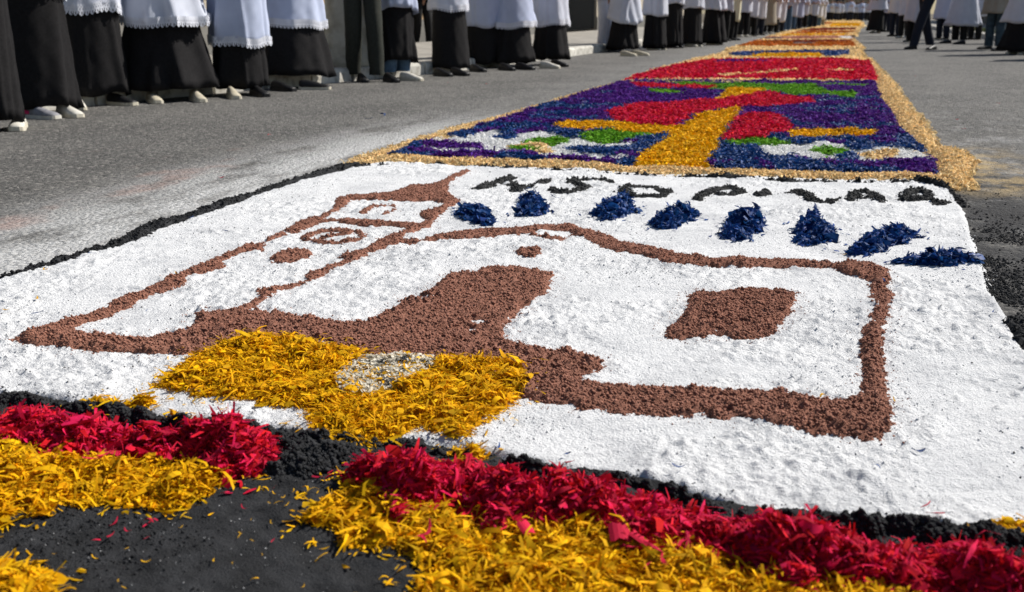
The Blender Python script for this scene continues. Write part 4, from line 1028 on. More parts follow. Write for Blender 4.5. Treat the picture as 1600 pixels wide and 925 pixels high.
def lace_mat():
    M = bpy.data.materials.new('lace'); M.use_nodes = True
    N = M.node_tree.nodes; L = M.node_tree.links; B = N['Principled BSDF']
    B.inputs['Base Color'].default_value = (0.68, 0.70, 0.77, 1); B.inputs['Roughness'].default_value = 0.9
    uv = N.new('ShaderNodeUVMap')
    sp = N.new('ShaderNodeSeparateXYZ'); L.new(uv.outputs['UV'], sp.inputs['Vector'])
    def sinw(src, f):
        a = N.new('ShaderNodeMath'); a.operation = 'MULTIPLY'; a.inputs[1].default_value = f; L.new(src, a.inputs[0])
        s = N.new('ShaderNodeMath'); s.operation = 'SINE'; L.new(a.outputs[0], s.inputs[0]); return s.outputs[0]
    mu = N.new('ShaderNodeMath'); mu.operation = 'MULTIPLY'
    L.new(sinw(sp.outputs['X'], 6.283 * 2), mu.inputs[0]); L.new(sinw(sp.outputs['Y'], 6.283 * 2.0), mu.inputs[1])
    gt = N.new('ShaderNodeMath'); gt.operation = 'GREATER_THAN'; gt.inputs[1].default_value = 0.45; L.new(mu.outputs[0], gt.inputs[0])
    tr = N.new('ShaderNodeBsdfTransparent')
    ms = N.new('ShaderNodeMixShader'); L.new(gt.outputs[0], ms.inputs['Fac'])
    L.new(B.outputs['BSDF'], ms.inputs[1]); L.new(tr.outputs['BSDF'], ms.inputs[2])
    L.new(ms.outputs['Shader'], N['Material Output'].inputs['Surface'])
    return M
M_LACE = lace_mat()

def body_mesh(stride=0.0):
    """one continuous skinned figure facing +X, 1.70 m tall"""
    me = bpy.data.meshes.new('body')
    V, E, R, roots = [], [], [], []
    def v(p, r, link_to=None):
        V.append(p); R.append(r)
        if link_to is not None: E.append((link_to, len(V) - 1))
        return len(V) - 1
    pel = v((0, 0, .93), (.10, .15)); roots.append(pel)
    wa = v((0, 0, 1.08), (.09, .13), pel); ch = v((0, 0, 1.27), (.11, .16), wa); nb = v((0, 0, 1.41), (.06, .08), ch)
    nk = v((.01, 0, 1.47), (.05, .05), nb); jaw = v((.03, 0, 1.54), (.065, .06), nk); hd = v((.015, 0, 1.62), (.095, .078), jaw); v((.01, 0, 1.685), (.06, .05), hd)
    v((.125, 0, 1.585), (.014, .012), hd)                         # nose
    for s in (-1, 1):
        v((.0, s * .088, 1.59), (.012, .02), hd)                  # ear
        sh = v((0, s * .19, 1.39), (.055, .055), ch)
        el = v((.0, s * .25, 1.11), (.042, .042), sh)
        wr = v((.20, s * .10, 1.10), (.028, .026), el)
        pa = v((.27, s * .055, 1.13), (.030, .020), wr)
        for k, (dz, ln) in enumerate(((-.028, .060), (-.009, .076), (.010, .082), (.028, .070))):
            a = v((.285, s * .048, 1.135 + dz), (.009, .009)); roots.append(a)
            b = v((.285 + ln * .5, s * .022, 1.15 + dz * 1.1), (.009, .008), a)
            v((.285 + ln * .85, s * -.006, 1.16 + dz * 1.1), (.007, .007), b)
        a = v((.25, s * .045, 1.155), (.011, .011)); roots.append(a)
        b = v((.265, s * .03, 1.19), (.010, .010), a); v((.29, s * .016, 1.205), (.008, .008), b)
        hp = v((0, s * .09, .90), (.085, .085), pel)
        fx = stride * s
        kn = v((.03 + fx * .55, s * .095, .50), (.060, .058), hp)
        an = v((-.03 + fx, s * .10, .10), (.040, .038), kn)
    me.from_pydata(V, E, [])
    o = bpy.data.objects.new('body_source', me); COL.objects.link(o)
    sk = o.modifiers.new('skin', 'SKIN'); sk.use_smooth_shade = True
    for i, d in enumerate(me.skin_vertices[0].data):
        d.radius = R[i]; d.use_root = i in roots
    sb = o.modifiers.new('sub', 'SUBSURF'); sb.levels = 1
    dg = bpy.context.evaluated_depsgraph_get()
    res = bpy.data.meshes.new_from_object(o.evaluated_get(dg))
    bpy.data.objects.remove(o); bpy.data.meshes.remove(me)
    res.name = 'body'; res.materials.clear(); res.materials.append(M_SKIN)
    return res
BODY = {0: body_mesh(0.0), 1: body_mesh(0.24), 2: body_mesh(0.10)}

def ell_ring(z, a, b, n, folds=0.0, ph=None, cx=0.0, zfun=None, ks=(5, 8, 13), t=None):
    th = np.linspace(0, 2 * math.pi, n, endpoint=False)
    f = np.ones(n)
    if folds and t is not None:                       # cloth: pleats of uneven width that wander as they fall
        r = np.random.default_rng(int(abs(ph[0]) * 1e6) % 99991)
        for k in range(15):
            c = r.uniform(0, 6.283) + r.normal(0, 0.35) * t; w = r.uniform(0.07, 0.24); am = r.uniform(-0.7, 1.0) * (1 - 0.5 * r.random() * t)
            d = (th - c + math.pi) % (2 * math.pi) - math.pi
            f = f + folds * 0.75 * am * np.exp(-(d / w) ** 2)
        f = f + folds * 0.12 * np.sin(9 * th + 11 * t + ph[1]) * np.sin(14 * t + 3 * th + ph[2])
    elif folds:
        f = 1 + folds * sum(w * np.sin(k * th + p) for k, p, w in zip(ks, ph, (0.5, 0.35, 0.3)))
    zz = np.full(n, z) if zfun is None else z + zfun(th)
    return np.stack([cx + a * f * np.cos(th), b * f * np.sin(th), zz], -1)

def garment(name, zh, zt, aw, bw, at_, bt, mtl, seed, folds=0.10, n=96, rows=14, scallop=None, sway=0.0, shear=0.0, zslope=0.0):
    """a hanging cloth from hem zh to top zt; half widths at the hem (a front-back, b side-side) and at the top"""
    r = np.random.default_rng(seed); ph = r.uniform(0, 6.28, 3)
    rings = []
    for k in range(rows + 1):
        t = k / rows
        a = aw + (at_ - aw) * t ** 0.85; b = bw + (bt - bw) * t ** 0.85
        zf = None
        w = (1 - t)
        def zf(th, w=w): return w * (zslope * np.cos(th + 0.6) + 0.014 * np.sin(2 * th + ph[0]) + 0.008 * np.sin(5 * th + ph[1]) - (scallop[1] * np.abs(np.sin(scallop[0] * th * 0.5)) if scallop and w == 1 else 0))
        rings.append(ell_ring(zh + (zt - zh) * t, a, b, n, folds * (1 - 0.75 * t), ph, cx=shear * (1 - t), zfun=zf, t=t))
    V, F = loft(rings)
    # inner face so that the cloth has thickness
    c = np.array(rings); inner = c.copy(); inner[..., 0] *= 0.985; inner[..., 1] *= 0.985; inner[..., 2] += 0.002
    V2, F2 = loft(inner)
    nv = len(V)
    th = np.arange(n); th2 = (th + 1) % n
    rimf = np.stack([th2, th, nv + th, nv + th2], -1)
    me = np_mesh(name, np.vstack([V, V2]), np.vstack([F, F2[:, ::-1] + nv, rimf]), mtl, True)
    return me, np.array(rings), ph

def lace_band(rings0, ztop, n, mtl, drop=0.012, teeth=60, name='lace_trim'):
    """scalloped lace sewn on a hem; rings0 is the hem ring"""
    h = rings0.copy()
    out = h.copy(); out[:, 0] *= 1.012; out[:, 1] *= 1.012
    m_ = len(out); rep = 4
    P0 = np.repeat(out, rep, 0)
    nxt = np.roll(out, -1, 0)
    fr = np.tile(np.arange(rep) / rep, m_)[:, None]
    P0 = P0 + (np.repeat(nxt, rep, 0) - P0) * fr
    N_ = len(P0)
    u = np.arange(N_) / N_ * teeth
    low = P0.copy(); low[:, 2] -= 0.006 + drop * np.abs(np.sin(math.pi * u))
    mid = P0.copy(); mid[:, 2] += 0.02
    hi = P0.copy(); hi[:, 2] += 0.055; hi[:, :2] *= 0.998
    V = np.vstack([low, mid, hi]); i = np.arange(N_); j = (i + 1) % N_
    F = np.vstack([np.stack([i, j, j + N_, i + N_], -1), np.stack([i + N_, j + N_, j + 2 * N_, i + 2 * N_], -1)])
    me = np_mesh(name, V, F, mtl, True)
    uvl = me.uv_layers.new(name='UVMap')
    vi = np.empty(len(me.loops), np.int32); me.loops.foreach_get('vertex_index', vi)
    col = vi % N_; row = vi // N_
    uu = col / N_ * teeth; vv = np.array([0.0, 0.35, 1.0])[row]
    # close the seam
    q = uu.reshape(-1, 4); w = (q.max(1) - q.min(1)) > teeth / 2
    q[w] = np.where(q[w] < teeth / 2, q[w] + teeth, q[w])
    uvl.data.foreach_set('uv', np.stack([q.ravel(), vv], -1).astype(np.float32).ravel())
    return me

def shoe_meshes(kind):
    """upper, sole (and trim), toe towards +X, heel at x=-0.10"""
    st = [(-.115, .030, .070, .01), (-.09, .037, .088, .0), (-.03, .036, .085, .0), (.03, .040, .072, .0), (.09, .045, .055, .0), (.135, .043, .046, .0), (.158, .034, .036, .002), (.168, .018, .026, .004)]
    rings = []
    for x, hw, h, z0 in st:
        a = np.linspace(0, 2 * math.pi, 14, endpoint=False)
        zz = np.where(np.sin(a) > 0, 0.022 + np.sin(a) * (h - .02), 0.022 + np.sin(a) * .006) + z0
        rings.append(np.stack([np.full(14, x), hw * np.cos(a), zz], -1))
    up = Soup(); add_loft(up, rings)
    so = Soup(); rg = []
    for x, hw, h, z0 in st:
        w = hw + .004
        rg.append([(x * 1.02, -w, z0), (x * 1.02, w, z0), (x * 1.02, w, .024 + z0), (x * 1.02, -w, .024 + z0)])
    add_loft(so, rg)
    tr = Soup(); rg = []
    for x, hw, h in ((-.118, .033, .05), (-.095, .040, .06), (-.05, .040, .05)):
        rg.append([(x, -hw, .03), (x, hw, .03), (x, hw, h), (x, -hw, h)])
    add_loft(tr, rg)
    um, sm = {'white': (M_SHW, M_SOLE), 'cream': (M_SHC, M_SOLE), 'black': (M_SHK, M_SHK), 'sneaker': (M_SHK, M_SOLE), 'grey': (M_SHG, M_SHW)}[kind]
    return up.mesh('shoe', um, True), so.mesh('sole', sm, False), tr.mesh('heel_trim', M_PINK, False)
SHOES = {k: shoe_meshes(k) for k in ('white', 'cream', 'black', 'sneaker', 'grey')}

def add_shoe(root, kind, x, y, rz, trim=False, sc_=1.0):
    u, s, t = SHOES[kind]
    o = link('shoe', u, root); o.location = (x, y, 0.0); o.rotation_euler = (0, 0, rz); o.scale = (sc_,) * 3
    q = link('sole', s, o)
    if trim: link('heel_trim', t, o)
    return o

def leg_mesh(stride_x, side, mtl, w0=0.075, w1=0.095, zb=0.07, seed=0):
    r = np.random.default_rng(seed + 3); rings = []
    zs = np.linspace(zb, 0.93, 12)
    for k, z in enumerate(zs):
        t = (z - zb) / (0.93 - zb)
        x = stride_x * (1 - t) ** 1.05 + 0.03 * math.sin(t * math.pi)
        a = w0 + (w1 - w0) * t
        ph = r.uniform(0, 6.28, 3)
        rg = ell_ring(z, a * 1.05, a, 20, 0.07 if k < 4 else 0.035, ph, cx=x, ks=(2, 3, 5))
        rg[:, 1] += side * (0.095 + 0.01 * (1 - t)); rings.append(rg)
    S = Soup(); add_loft(S, rings, False, True)
    return S.mesh('trouser_leg', mtl, True)

HAIR = None
def hair_mesh():
    rings = []
    for k in range(7):
        t = k / 6; z = 1.56 + 0.165 * t
        s = math.sqrt(max(0.0, 1 - t ** 2.6)) + 0.02
        rings.append(ell_ring(z, 0.108 * s, 0.092 * s, 18, 0.05, (1, 2, 3), cx=-0.014))
    S = Soup(); add_loft(S, rings, False, True)
    return S.mesh('hair', M_HAIR, True)
HAIR = hair_mesh()

def sleeve_mesh(side, mtl, wide):
    rings = []
    pts = [(0, .17, 1.40, .07), (0, .22, 1.27, .075), (0.0, .255, 1.12, .07 + .02 * wide), (.08, .20, 1.085, .065 + .05 * wide), (.16, .135, 1.09, .06 + .07 * wide)]
    for x, y, z, rr in pts:
        rings.append(ell_ring(z, rr * 0.9, rr * 0.62, 20, 0.06, (1, 2, 4), cx=x) + np.array([0, side * y, 0]))
    S = Soup(); add_loft(S, rings, True, False)
    return S.mesh('sleeve', mtl, True)
SLV = {}

def person(px, py, label, group, face=0.0, height=1.70, robe=None, surp=None, legs=None, shoes=(), seed=0, stride=0, lace=False, detail=True, top_mat=None):
    """px,py: the feet in the survey; robe=(half width m, hem z, material); surp=(half width m, hem z, material, slope); legs=material of trousers"""
    X, Y = P(px, py)
    root = empty('person', (X, Y, 0), face, label=label, cat='person', group=group)
    s = height / 1.70
    b = link('body', BODY[stride], root); b.scale = (s, s, s)
    h = link('hair', HAIR, root); h.scale = (s, s, s)
    sx = {0: 0.0, 1: 0.24, 2: 0.10}[stride]
    n = 96 if detail else 40
    if robe:
        hw, zh, mtl = robe
        me, _, _ = garment('cassock', zh, 1.06 * s, hw * 0.86, hw, 0.15, 0.19, mtl, seed, folds=0.30, n=n, zslope=0.018, shear=0.03 * math.sin(seed * 2.3))
        link('cassock', me, root)
    if legs:
        for side in (-1, 1):
            o = link('trouser_leg', leg_mesh(sx * side, side, legs, seed=seed), root); o.scale = (s, s, s)
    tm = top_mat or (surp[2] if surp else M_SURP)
    if surp:
        hw, zh, mtl = surp[:3]; slope = surp[3] if len(surp) > 3 else 0.0
        if robe:
            tt = (zh - robe[1]) / (1.06 * s - robe[1])
            hw = max(hw, (robe[0] + (0.19 - robe[0]) * max(tt, 0) ** 0.85) * 1.17)
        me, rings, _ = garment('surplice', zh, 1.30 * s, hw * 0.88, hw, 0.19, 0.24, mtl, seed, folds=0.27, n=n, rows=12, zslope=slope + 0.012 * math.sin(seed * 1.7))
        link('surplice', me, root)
        if lace:
            lb = link('lace_trim', lace_band(rings[0], zh, n, M_LACE, drop=0.022, teeth=int(2 * math.pi * hw / 0.036)), root)
    S = Soup()
    rg = [ell_ring(z * s, a, bb, 28, 0.02, (1, 2, 3)) for z, a, bb in ((0.92 if not surp else 1.22, .18, .235), (1.15, .165, .225), (1.30, .16, .225), (1.40, .12, .19), (1.45, .07, .09))]
    if not surp:
        rg = rg
    add_loft(S, rg if not surp else [rg[0]] + rg[2:], False, False)
    link('yoke' if surp else 'shirt', S.mesh('yoke', tm, True), root)
    wide = 1.0 if surp else 0.0
    for side in (-1, 1):
        k = (side, tm.name, wide)
        if k not in SLV: SLV[k] = sleeve_mesh(side, tm, wide)
        o = link('sleeve', SLV[k], root); o.scale = (s, s, s)
    if shoes:
        for sh in shoes:       # (px, py, kind, direction, trim)
            sxp, syp = P(sh[0], sh[1] + (4 if robe else 0))
            d = Vector((sxp - X, syp - Y, 0)); d.rotate(Matrix.Rotation(-face, 3, 'Z'))
            add_shoe(root, sh[2], d.x, d.y, (sh[3] if len(sh) > 3 else 0.0) - face, trim=len(sh) > 4 and sh[4])
    else:
        kd = ('black', 'white', 'sneaker')[seed % 3]
        for side in (-1, 1): add_shoe(root, kd, 0.03 + sx * side, side * 0.105, 0)
    return root

def zpx(px, py, row):
    """height above ground of picture row `row` on an upright standing at (px,py)"""
    x, y = P(px, py)
    d = Vector((x, y, -EYE)); base = d
    # solve for z with the point (x,y,z) projecting to that row
    cy = (462.5 - row) / FPX
    hd = x * HEAD.x + y * HEAD.y
    # (UPV.p)/(FWD.p) = cy  with p = (x,y,z-EYE)
    sp, cp = math.sin(PITCH), math.cos(PITCH)
    return EYE + (cy * hd * cp - hd * sp) / (cp + cy * sp)
def wpx(px, py, npx):
    """metres for npx picture columns at the distance of a point"""
    x, y = P(px, py)
    f = x * HEAD.x + y * HEAD.y
    return npx * f * math.cos(PITCH) / FPX * 1.02

GL = 'people lined up along the kerb in robes'
FA = -0.35           # facing the road, turned a little to the camera
def R_(px, py, w, hem, m_=None): return (wpx(px, py, w) / 2, max(0.05, zpx(px, py, hem) + 0.018), m_ or M_CASS)
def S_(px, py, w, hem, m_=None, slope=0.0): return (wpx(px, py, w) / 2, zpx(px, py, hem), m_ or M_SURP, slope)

person(-14, 204, 'person in plain black robe with white shoe, outermost at the start of the row', GL, FA, robe=R_(-14, 204, 96, 193), surp=S_(-14, 204, 90, -60), shoes=((30, 197, 'white', -0.9), (-40, 205, 'white', -0.9)), seed=1)
person(72, 181, 'person in wide black robe wearing a grey sneaker with a pink heel', GL, FA, robe=R_(72, 181, 108, 177), surp=S_(72, 181, 96, -14, None, 0.03), shoes=((62, 181, 'grey', -0.1, True), (107, 178, 'white', -0.4)), seed=2, lace=True)
person(158, 163, 'person with ragged lace surplice hem and black sneaker with pale toe', GL, FA, robe=R_(158, 163, 88, 152), surp=S_(150, 163, 78, 21, None, 0.04), shoes=((188, 160, 'sneaker', -0.2), (124, 166, 'white', -0.8)), seed=3, lace=True, stride=2)
person(265, 154, 'person in broad white surplice with openwork lace band over black cassock', GL, FA, robe=R_(265, 154, 166, 140), surp=S_(265, 154, 150, 36), shoes=((308, 154, 'cream', -0.7), (240, 156, 'cream', -0.7)), seed=4, lace=True)
person(382, 148, 'person in long bluish surplice reaching low over a black cassock', GL, FA, robe=R_(382, 148, 84, 140), surp=S_(374, 148, 78, 68, M_SURPB), shoes=((364, 149, 'cream', -0.8), (404, 146, 'black', -0.6)), seed=5, lace=True)
person(464, 136, 'person in lace hemmed bluish surplice stepping in a black and white sneaker', GL, FA, robe=R_(464, 136, 116, 122), surp=S_(456, 136, 98, 39, M_SURPB), shoes=((488, 136, 'sneaker', 0.3), (440, 138, 'black', -0.3)), seed=6, lace=True, stride=2)
person(571, 127, 'person in dark olive trousers and black shoes beside the whitewashed tree', GL, FA - 0.6, legs=M_OLIVE, shoes=((566, 128, 'black', -0.9), (584, 121, 'black', -0.2)), seed=7, top_mat=M_OLIVE, stride=2)
person(619, 122, 'person with blue jeans and a white shoe showing below a short cassock', GL, FA, robe=R_(619, 122, 68, 99), surp=S_(617, 122, 70, 19, M_SURPB, 0.03), legs=M_JEAN, shoes=((640, 122, 'white', -0.3), (610, 124, 'black', -0.7)), seed=8)
person(702, 114, 'person in black cassock with two thin stripes round the surplice hem', GL, FA, robe=R_(702, 114, 66, 111), surp=S_(692, 114, 68, 14), shoes=((716, 114, 'black', -0.5), (690, 115, 'black', -0.5)), seed=9, lace=True)
person(754, 106, 'person half hidden behind the striped hem surplice, in bluish cloth', GL, FA, robe=R_(754, 106, 58, 102), surp=S_(748, 106, 52, 40, M_SURPB), shoes=((773, 101, 'white', -0.6), (745, 108, 'black', -0.6)), seed=10)
person(800, 105, 'person in wide bluish surplice with saw tooth hem beside the last of the front group', GL, FA, robe=R_(800, 105, 68, 100), surp=S_(801, 105, 72, 40, M_SURPB), shoes=((818, 105, 'black', -0.4), (790, 106, 'black', -0.6)), seed=11, lace=True)
person(861, 101, 'person in brightly lit white surplice at the gap in the row, white shoe out', GL, FA, robe=R_(861, 101, 58, 94), surp=S_(866, 101, 56, 38), shoes=((857, 103, 'white', -0.3), (872, 100, 'black', -0.5)), seed=12, lace=True)
person(975, 81, 'person in surplice slanting low at the back, first after the gap', GL, FA, robe=R_(975, 81, 58, 80), surp=S_(973, 81, 62, 30, None, -0.08), shoes=((980, 84, 'cream', -0.3), (999, 83, 'cream', -0.2)), seed=13)
person(1022, 78, 'person in black cassock and white surplice, second after the gap', GL, FA, robe=R_(1022, 78, 40, 75), surp=S_(1018, 78, 42, 24), seed=14)
person(1050, 75, 'person with short white surplice, third after the gap', GL, FA, robe=R_(1050, 75, 38, 73), surp=S_(1047, 75, 36, 10, None, 0.05), seed=15)
person(1080, 73, 'person in black cassock with a grey surplice, fourth after the gap', GL, FA, robe=R_(1080, 73, 38, 71), surp=S_(1078, 73, 34, 14), seed=16)
person(1113, 70, 'person in bulky black cassock before the cream robed person', GL, FA, robe=R_(1113, 70, 46, 68), surp=S_(1108, 70, 44, 15), seed=17)
person(1143, 63, 'person in cream yellow alb over dark trousers', GL, FA, legs=M_BLKT, surp=S_(1142, 63, 20, 34, M_CREAM), seed=18, detail=False)
GF = 'people farther along the crowd side kerb'
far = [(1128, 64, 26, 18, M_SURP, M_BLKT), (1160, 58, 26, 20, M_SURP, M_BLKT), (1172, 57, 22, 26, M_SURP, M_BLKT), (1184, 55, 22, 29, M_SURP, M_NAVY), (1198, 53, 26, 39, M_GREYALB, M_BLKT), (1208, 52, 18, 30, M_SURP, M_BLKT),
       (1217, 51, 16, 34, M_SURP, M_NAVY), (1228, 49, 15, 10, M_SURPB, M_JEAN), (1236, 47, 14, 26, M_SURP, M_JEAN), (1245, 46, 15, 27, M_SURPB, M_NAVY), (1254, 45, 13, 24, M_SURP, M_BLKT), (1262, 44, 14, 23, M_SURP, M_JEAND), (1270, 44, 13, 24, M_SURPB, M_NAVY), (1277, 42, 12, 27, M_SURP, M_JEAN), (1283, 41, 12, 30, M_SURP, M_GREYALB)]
flab = ['person in white surplice close behind the cream alb', 'person in white surplice just past the cream alb', 'person in rounded white tunic next past the cream alb', 'person in white tunic and navy trousers before the grey tunic', 'person in long grey tunic over black trousers', 'person in white tunic directly past the long grey tunic',
        'slim person in white tunic and navy trousers past the grey tunic', 'person in pale blue top and bright blue jeans', 'person in white tunic and bright jeans', 'person in bluish tunic and navy trousers far along the kerb', 'person in white tunic and black trousers far along the kerb', 'person in white tunic and grey blue jeans far along the kerb',
        'person in bluish tunic by the carpet edge far along the kerb', 'person in white tunic and jeans nearest the distant crowd', 'person in long white tunic standing at the far carpet edge']
for i, (a, (x, y, w, hem, sm, lm)) in enumerate(zip(flab, far)):
    person(x, y, a, GF, FA - 0.5, legs=lm, surp=S_(x, y, w, hem, sm), seed=60 + i, detail=False, height=1.62 + 0.03 * (i % 5))

# the other side of the road
GR = 'people on the open side of the road'
FR = math.pi + 0.9
person(1368, 52, 'person in black wide trousers and white surplice beside the carpet', GR, FR, robe=R_(1368, 52, 26, 49, M_BLKT), surp=S_(1372, 52, 32, 16), seed=31, detail=False)
person(1398, 57, 'person in navy trousers and greyish surplice', GR, FR, legs=M_NAVY, surp=S_(1398, 57, 26, 20), seed=33, detail=False)
person(1440, 77, 'person striding in dark navy trousers and black boots', GR, FR - 0.4, legs=M_NAVY, shoes=((1424, 77, 'black', -2.4), (1456, 78, 'black', -2.2)), seed=34, top_mat=M_NAVY, stride=1, height=1.78)
person(1498, 67, 'person in long white robe ending above black boots', GR, FR, legs=M_BLKT, surp=S_(1496, 67, 50, 40), shoes=((1478, 68, 'black', -2.6), (1500, 69, 'black', -2.6)), seed=35)
person(1552, 78, 'person in dull grey tunic and faded dark jeans', GR, FR, legs=M_JEAND, surp=S_(1550, 78, 50, 21, M_GREYALB), shoes=((1540, 77, 'black', -2.7), (1562, 80, 'black', -2.7)), seed=36)
person(1592, 85, 'person in black cassock and white surplice at the end of the open side', GR, FR, robe=R_(1592, 85, 54, 84), surp=S_(1602, 85, 54, 35), seed=37)
person(1426, 66, 'person in white surplice partly behind the striding one', GR, FR, legs=M_BLKT, surp=S_(1436, 66, 30, 34), seed=38, detail=False)
person(1682, 92, 'person in white surplice standing past the black cassocked one', GR, FR, robe=R_(1682, 92, 64, 90), surp=S_(1682, 92, 64, 30), seed=39)
person(1790, 102, 'person in bluish surplice last on the open side', GR, FR, robe=R_(1790, 102, 70, 100), surp=S_(1790, 102, 70, 30, M_SURPB), seed=40)
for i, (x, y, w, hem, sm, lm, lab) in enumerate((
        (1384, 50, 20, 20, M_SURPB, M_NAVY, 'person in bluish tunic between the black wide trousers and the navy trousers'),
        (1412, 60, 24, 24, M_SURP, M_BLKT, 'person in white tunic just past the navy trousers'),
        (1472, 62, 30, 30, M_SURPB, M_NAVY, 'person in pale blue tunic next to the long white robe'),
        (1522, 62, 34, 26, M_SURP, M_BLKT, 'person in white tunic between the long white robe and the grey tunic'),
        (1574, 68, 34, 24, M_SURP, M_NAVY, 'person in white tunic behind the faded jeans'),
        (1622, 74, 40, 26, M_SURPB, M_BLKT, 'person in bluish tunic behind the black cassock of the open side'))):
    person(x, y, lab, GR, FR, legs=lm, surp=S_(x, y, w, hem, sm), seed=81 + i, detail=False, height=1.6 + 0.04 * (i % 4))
# person walking on the pavement behind the row
person(913, 52, 'person in pale trousers with dark bag walking on the pavement by the gate', 'people on the pavement', -1.5, legs=M_GREYALB, seed=41, top_mat=M_GREYALB, detail=False, stride=2)
person(944, 79, 'person in pale trousers close behind the low slanting surplice', 'people on the pavement', -0.4, legs=M_SURP, seed=42, top_mat=M_SURP, detail=False, stride=0)
person(660, 76, 'bare legged person in dark clothes on the pavement behind the row', 'people on the pavement', -0.4, legs=M_BLKT, seed=43, top_mat=M_BLKT, detail=False, stride=2)

# distant crowd: one figure built, the rest copied with their parts
crowd_lab = 'person in white in the dense crowd where the carpet ends'
GC = 'crowd at the end of the carpet'
protoA = person(1310, 33.0, crowd_lab, GC, -math.pi / 2, legs=M_BLKT, surp=(0.27, 0.75, M_SURP, 0), seed=70, detail=False)
protoB = person(1325, 33.2, crowd_lab, GC, -math.pi / 2, legs=M_NAVY, surp=(0.26, 0.70, M_SURPB, 0), seed=71, detail=False)
def copy_tree(o, parent=None):
    c = o.copy(); COL.objects.link(c); c.parent = parent
    for ch in list(o.children): copy_tree(ch, c)
    return c
r = random.Random(5)
spots = []
for row, yy in ((0, 33.5), (1, 32.2), (2, 31.0), (3, 30.2)):
    n = (8, 10, 12, 14)[row]
    for k in range(n):
        spots.append((1281 + 78 * (k + 0.5 + r.uniform(-.3, .3)) / n, yy + r.uniform(-.25, .25)))
for i, (px, py) in enumerate(spots):
    o = copy_tree(protoA if i % 2 else protoB)
    x, y = P(px, py)
    o.location = (x, y, 0); o.rotation_euler = (0, 0, -math.pi / 2 + r.uniform(-.5, .5))
    s = r.uniform(0.92, 1.06); o.scale = (s, s, s)

# ------------------------------------------------------------------ tree, houses behind the pavements
tx, ty = P(541, 101, 0.14)
tree = empty('street_tree', (tx, ty, 0.13), label='thick whitewashed tree trunk on the pavement behind the row of robes', cat='tree')
rings = []
rr = np.random.default_rng(4)
for z, rad in ((0.0, .36), (.08, .31), (.22, .26), (.45, .235), (.8, .22), (1.3, .20), (1.9, .18), (2.5, .15), (3.1, .11)):
    rings.append(ell_ring(z, rad, rad, 28, 0.09 if z < 1 else 0.05, (0.4, 1.7, 2.2), cx=0.05 * z, ks=(3, 5, 7)))
S = Soup(); add_loft(S, rings)
for k in range(6):
    a = k * 1.05 + 0.3; L0 = Vector((0.13, 0, 2.3 + 0.12 * k))
    d = Vector((math.cos(a) * .8, math.sin(a) * .8, 0.9))
    rg = []
    for j in range(5):
        t = j / 4; p = L0 + d * (1.9 * t) + Vector((0, 0, 0.15 * t * t)); q = 0.085 * (1 - 0.75 * t)
        rg.append(ell_ring(p.z, q, q, 8, 0, None, cx=p.x) + np.array([0, p.y, 0]))
    add_loft(S, rg)
trunk = link('trunk', S.mesh('trunk', M_BARK, True), tree)
n = 5200
th = rr.uniform(0, 6.283, n); ph = np.arccos(rr.uniform(-0.5, 1, n)); rad = 2.0 * rr.uniform(0.35, 1, n) ** 0.5
lx, ly, lz = 0.15 + rad * np.sin(ph) * np.cos(th), rad * np.sin(ph) * np.sin(th), 3.9 + 0.72 * rad * np.cos(ph)
keep = vn(lx * 1.0 + lz, ly, 0.7, 3) > -0.35
lx, ly, lz = lx[keep], ly[keep], lz[keep]
V, F = flakes(lx, ly, lz, np.full(len(lx), .15), np.full(len(lx), .075), rr, seg=2, tilt=0.7)
link('crown', np_mesh('crown', V, F, M_LEAF), tree)

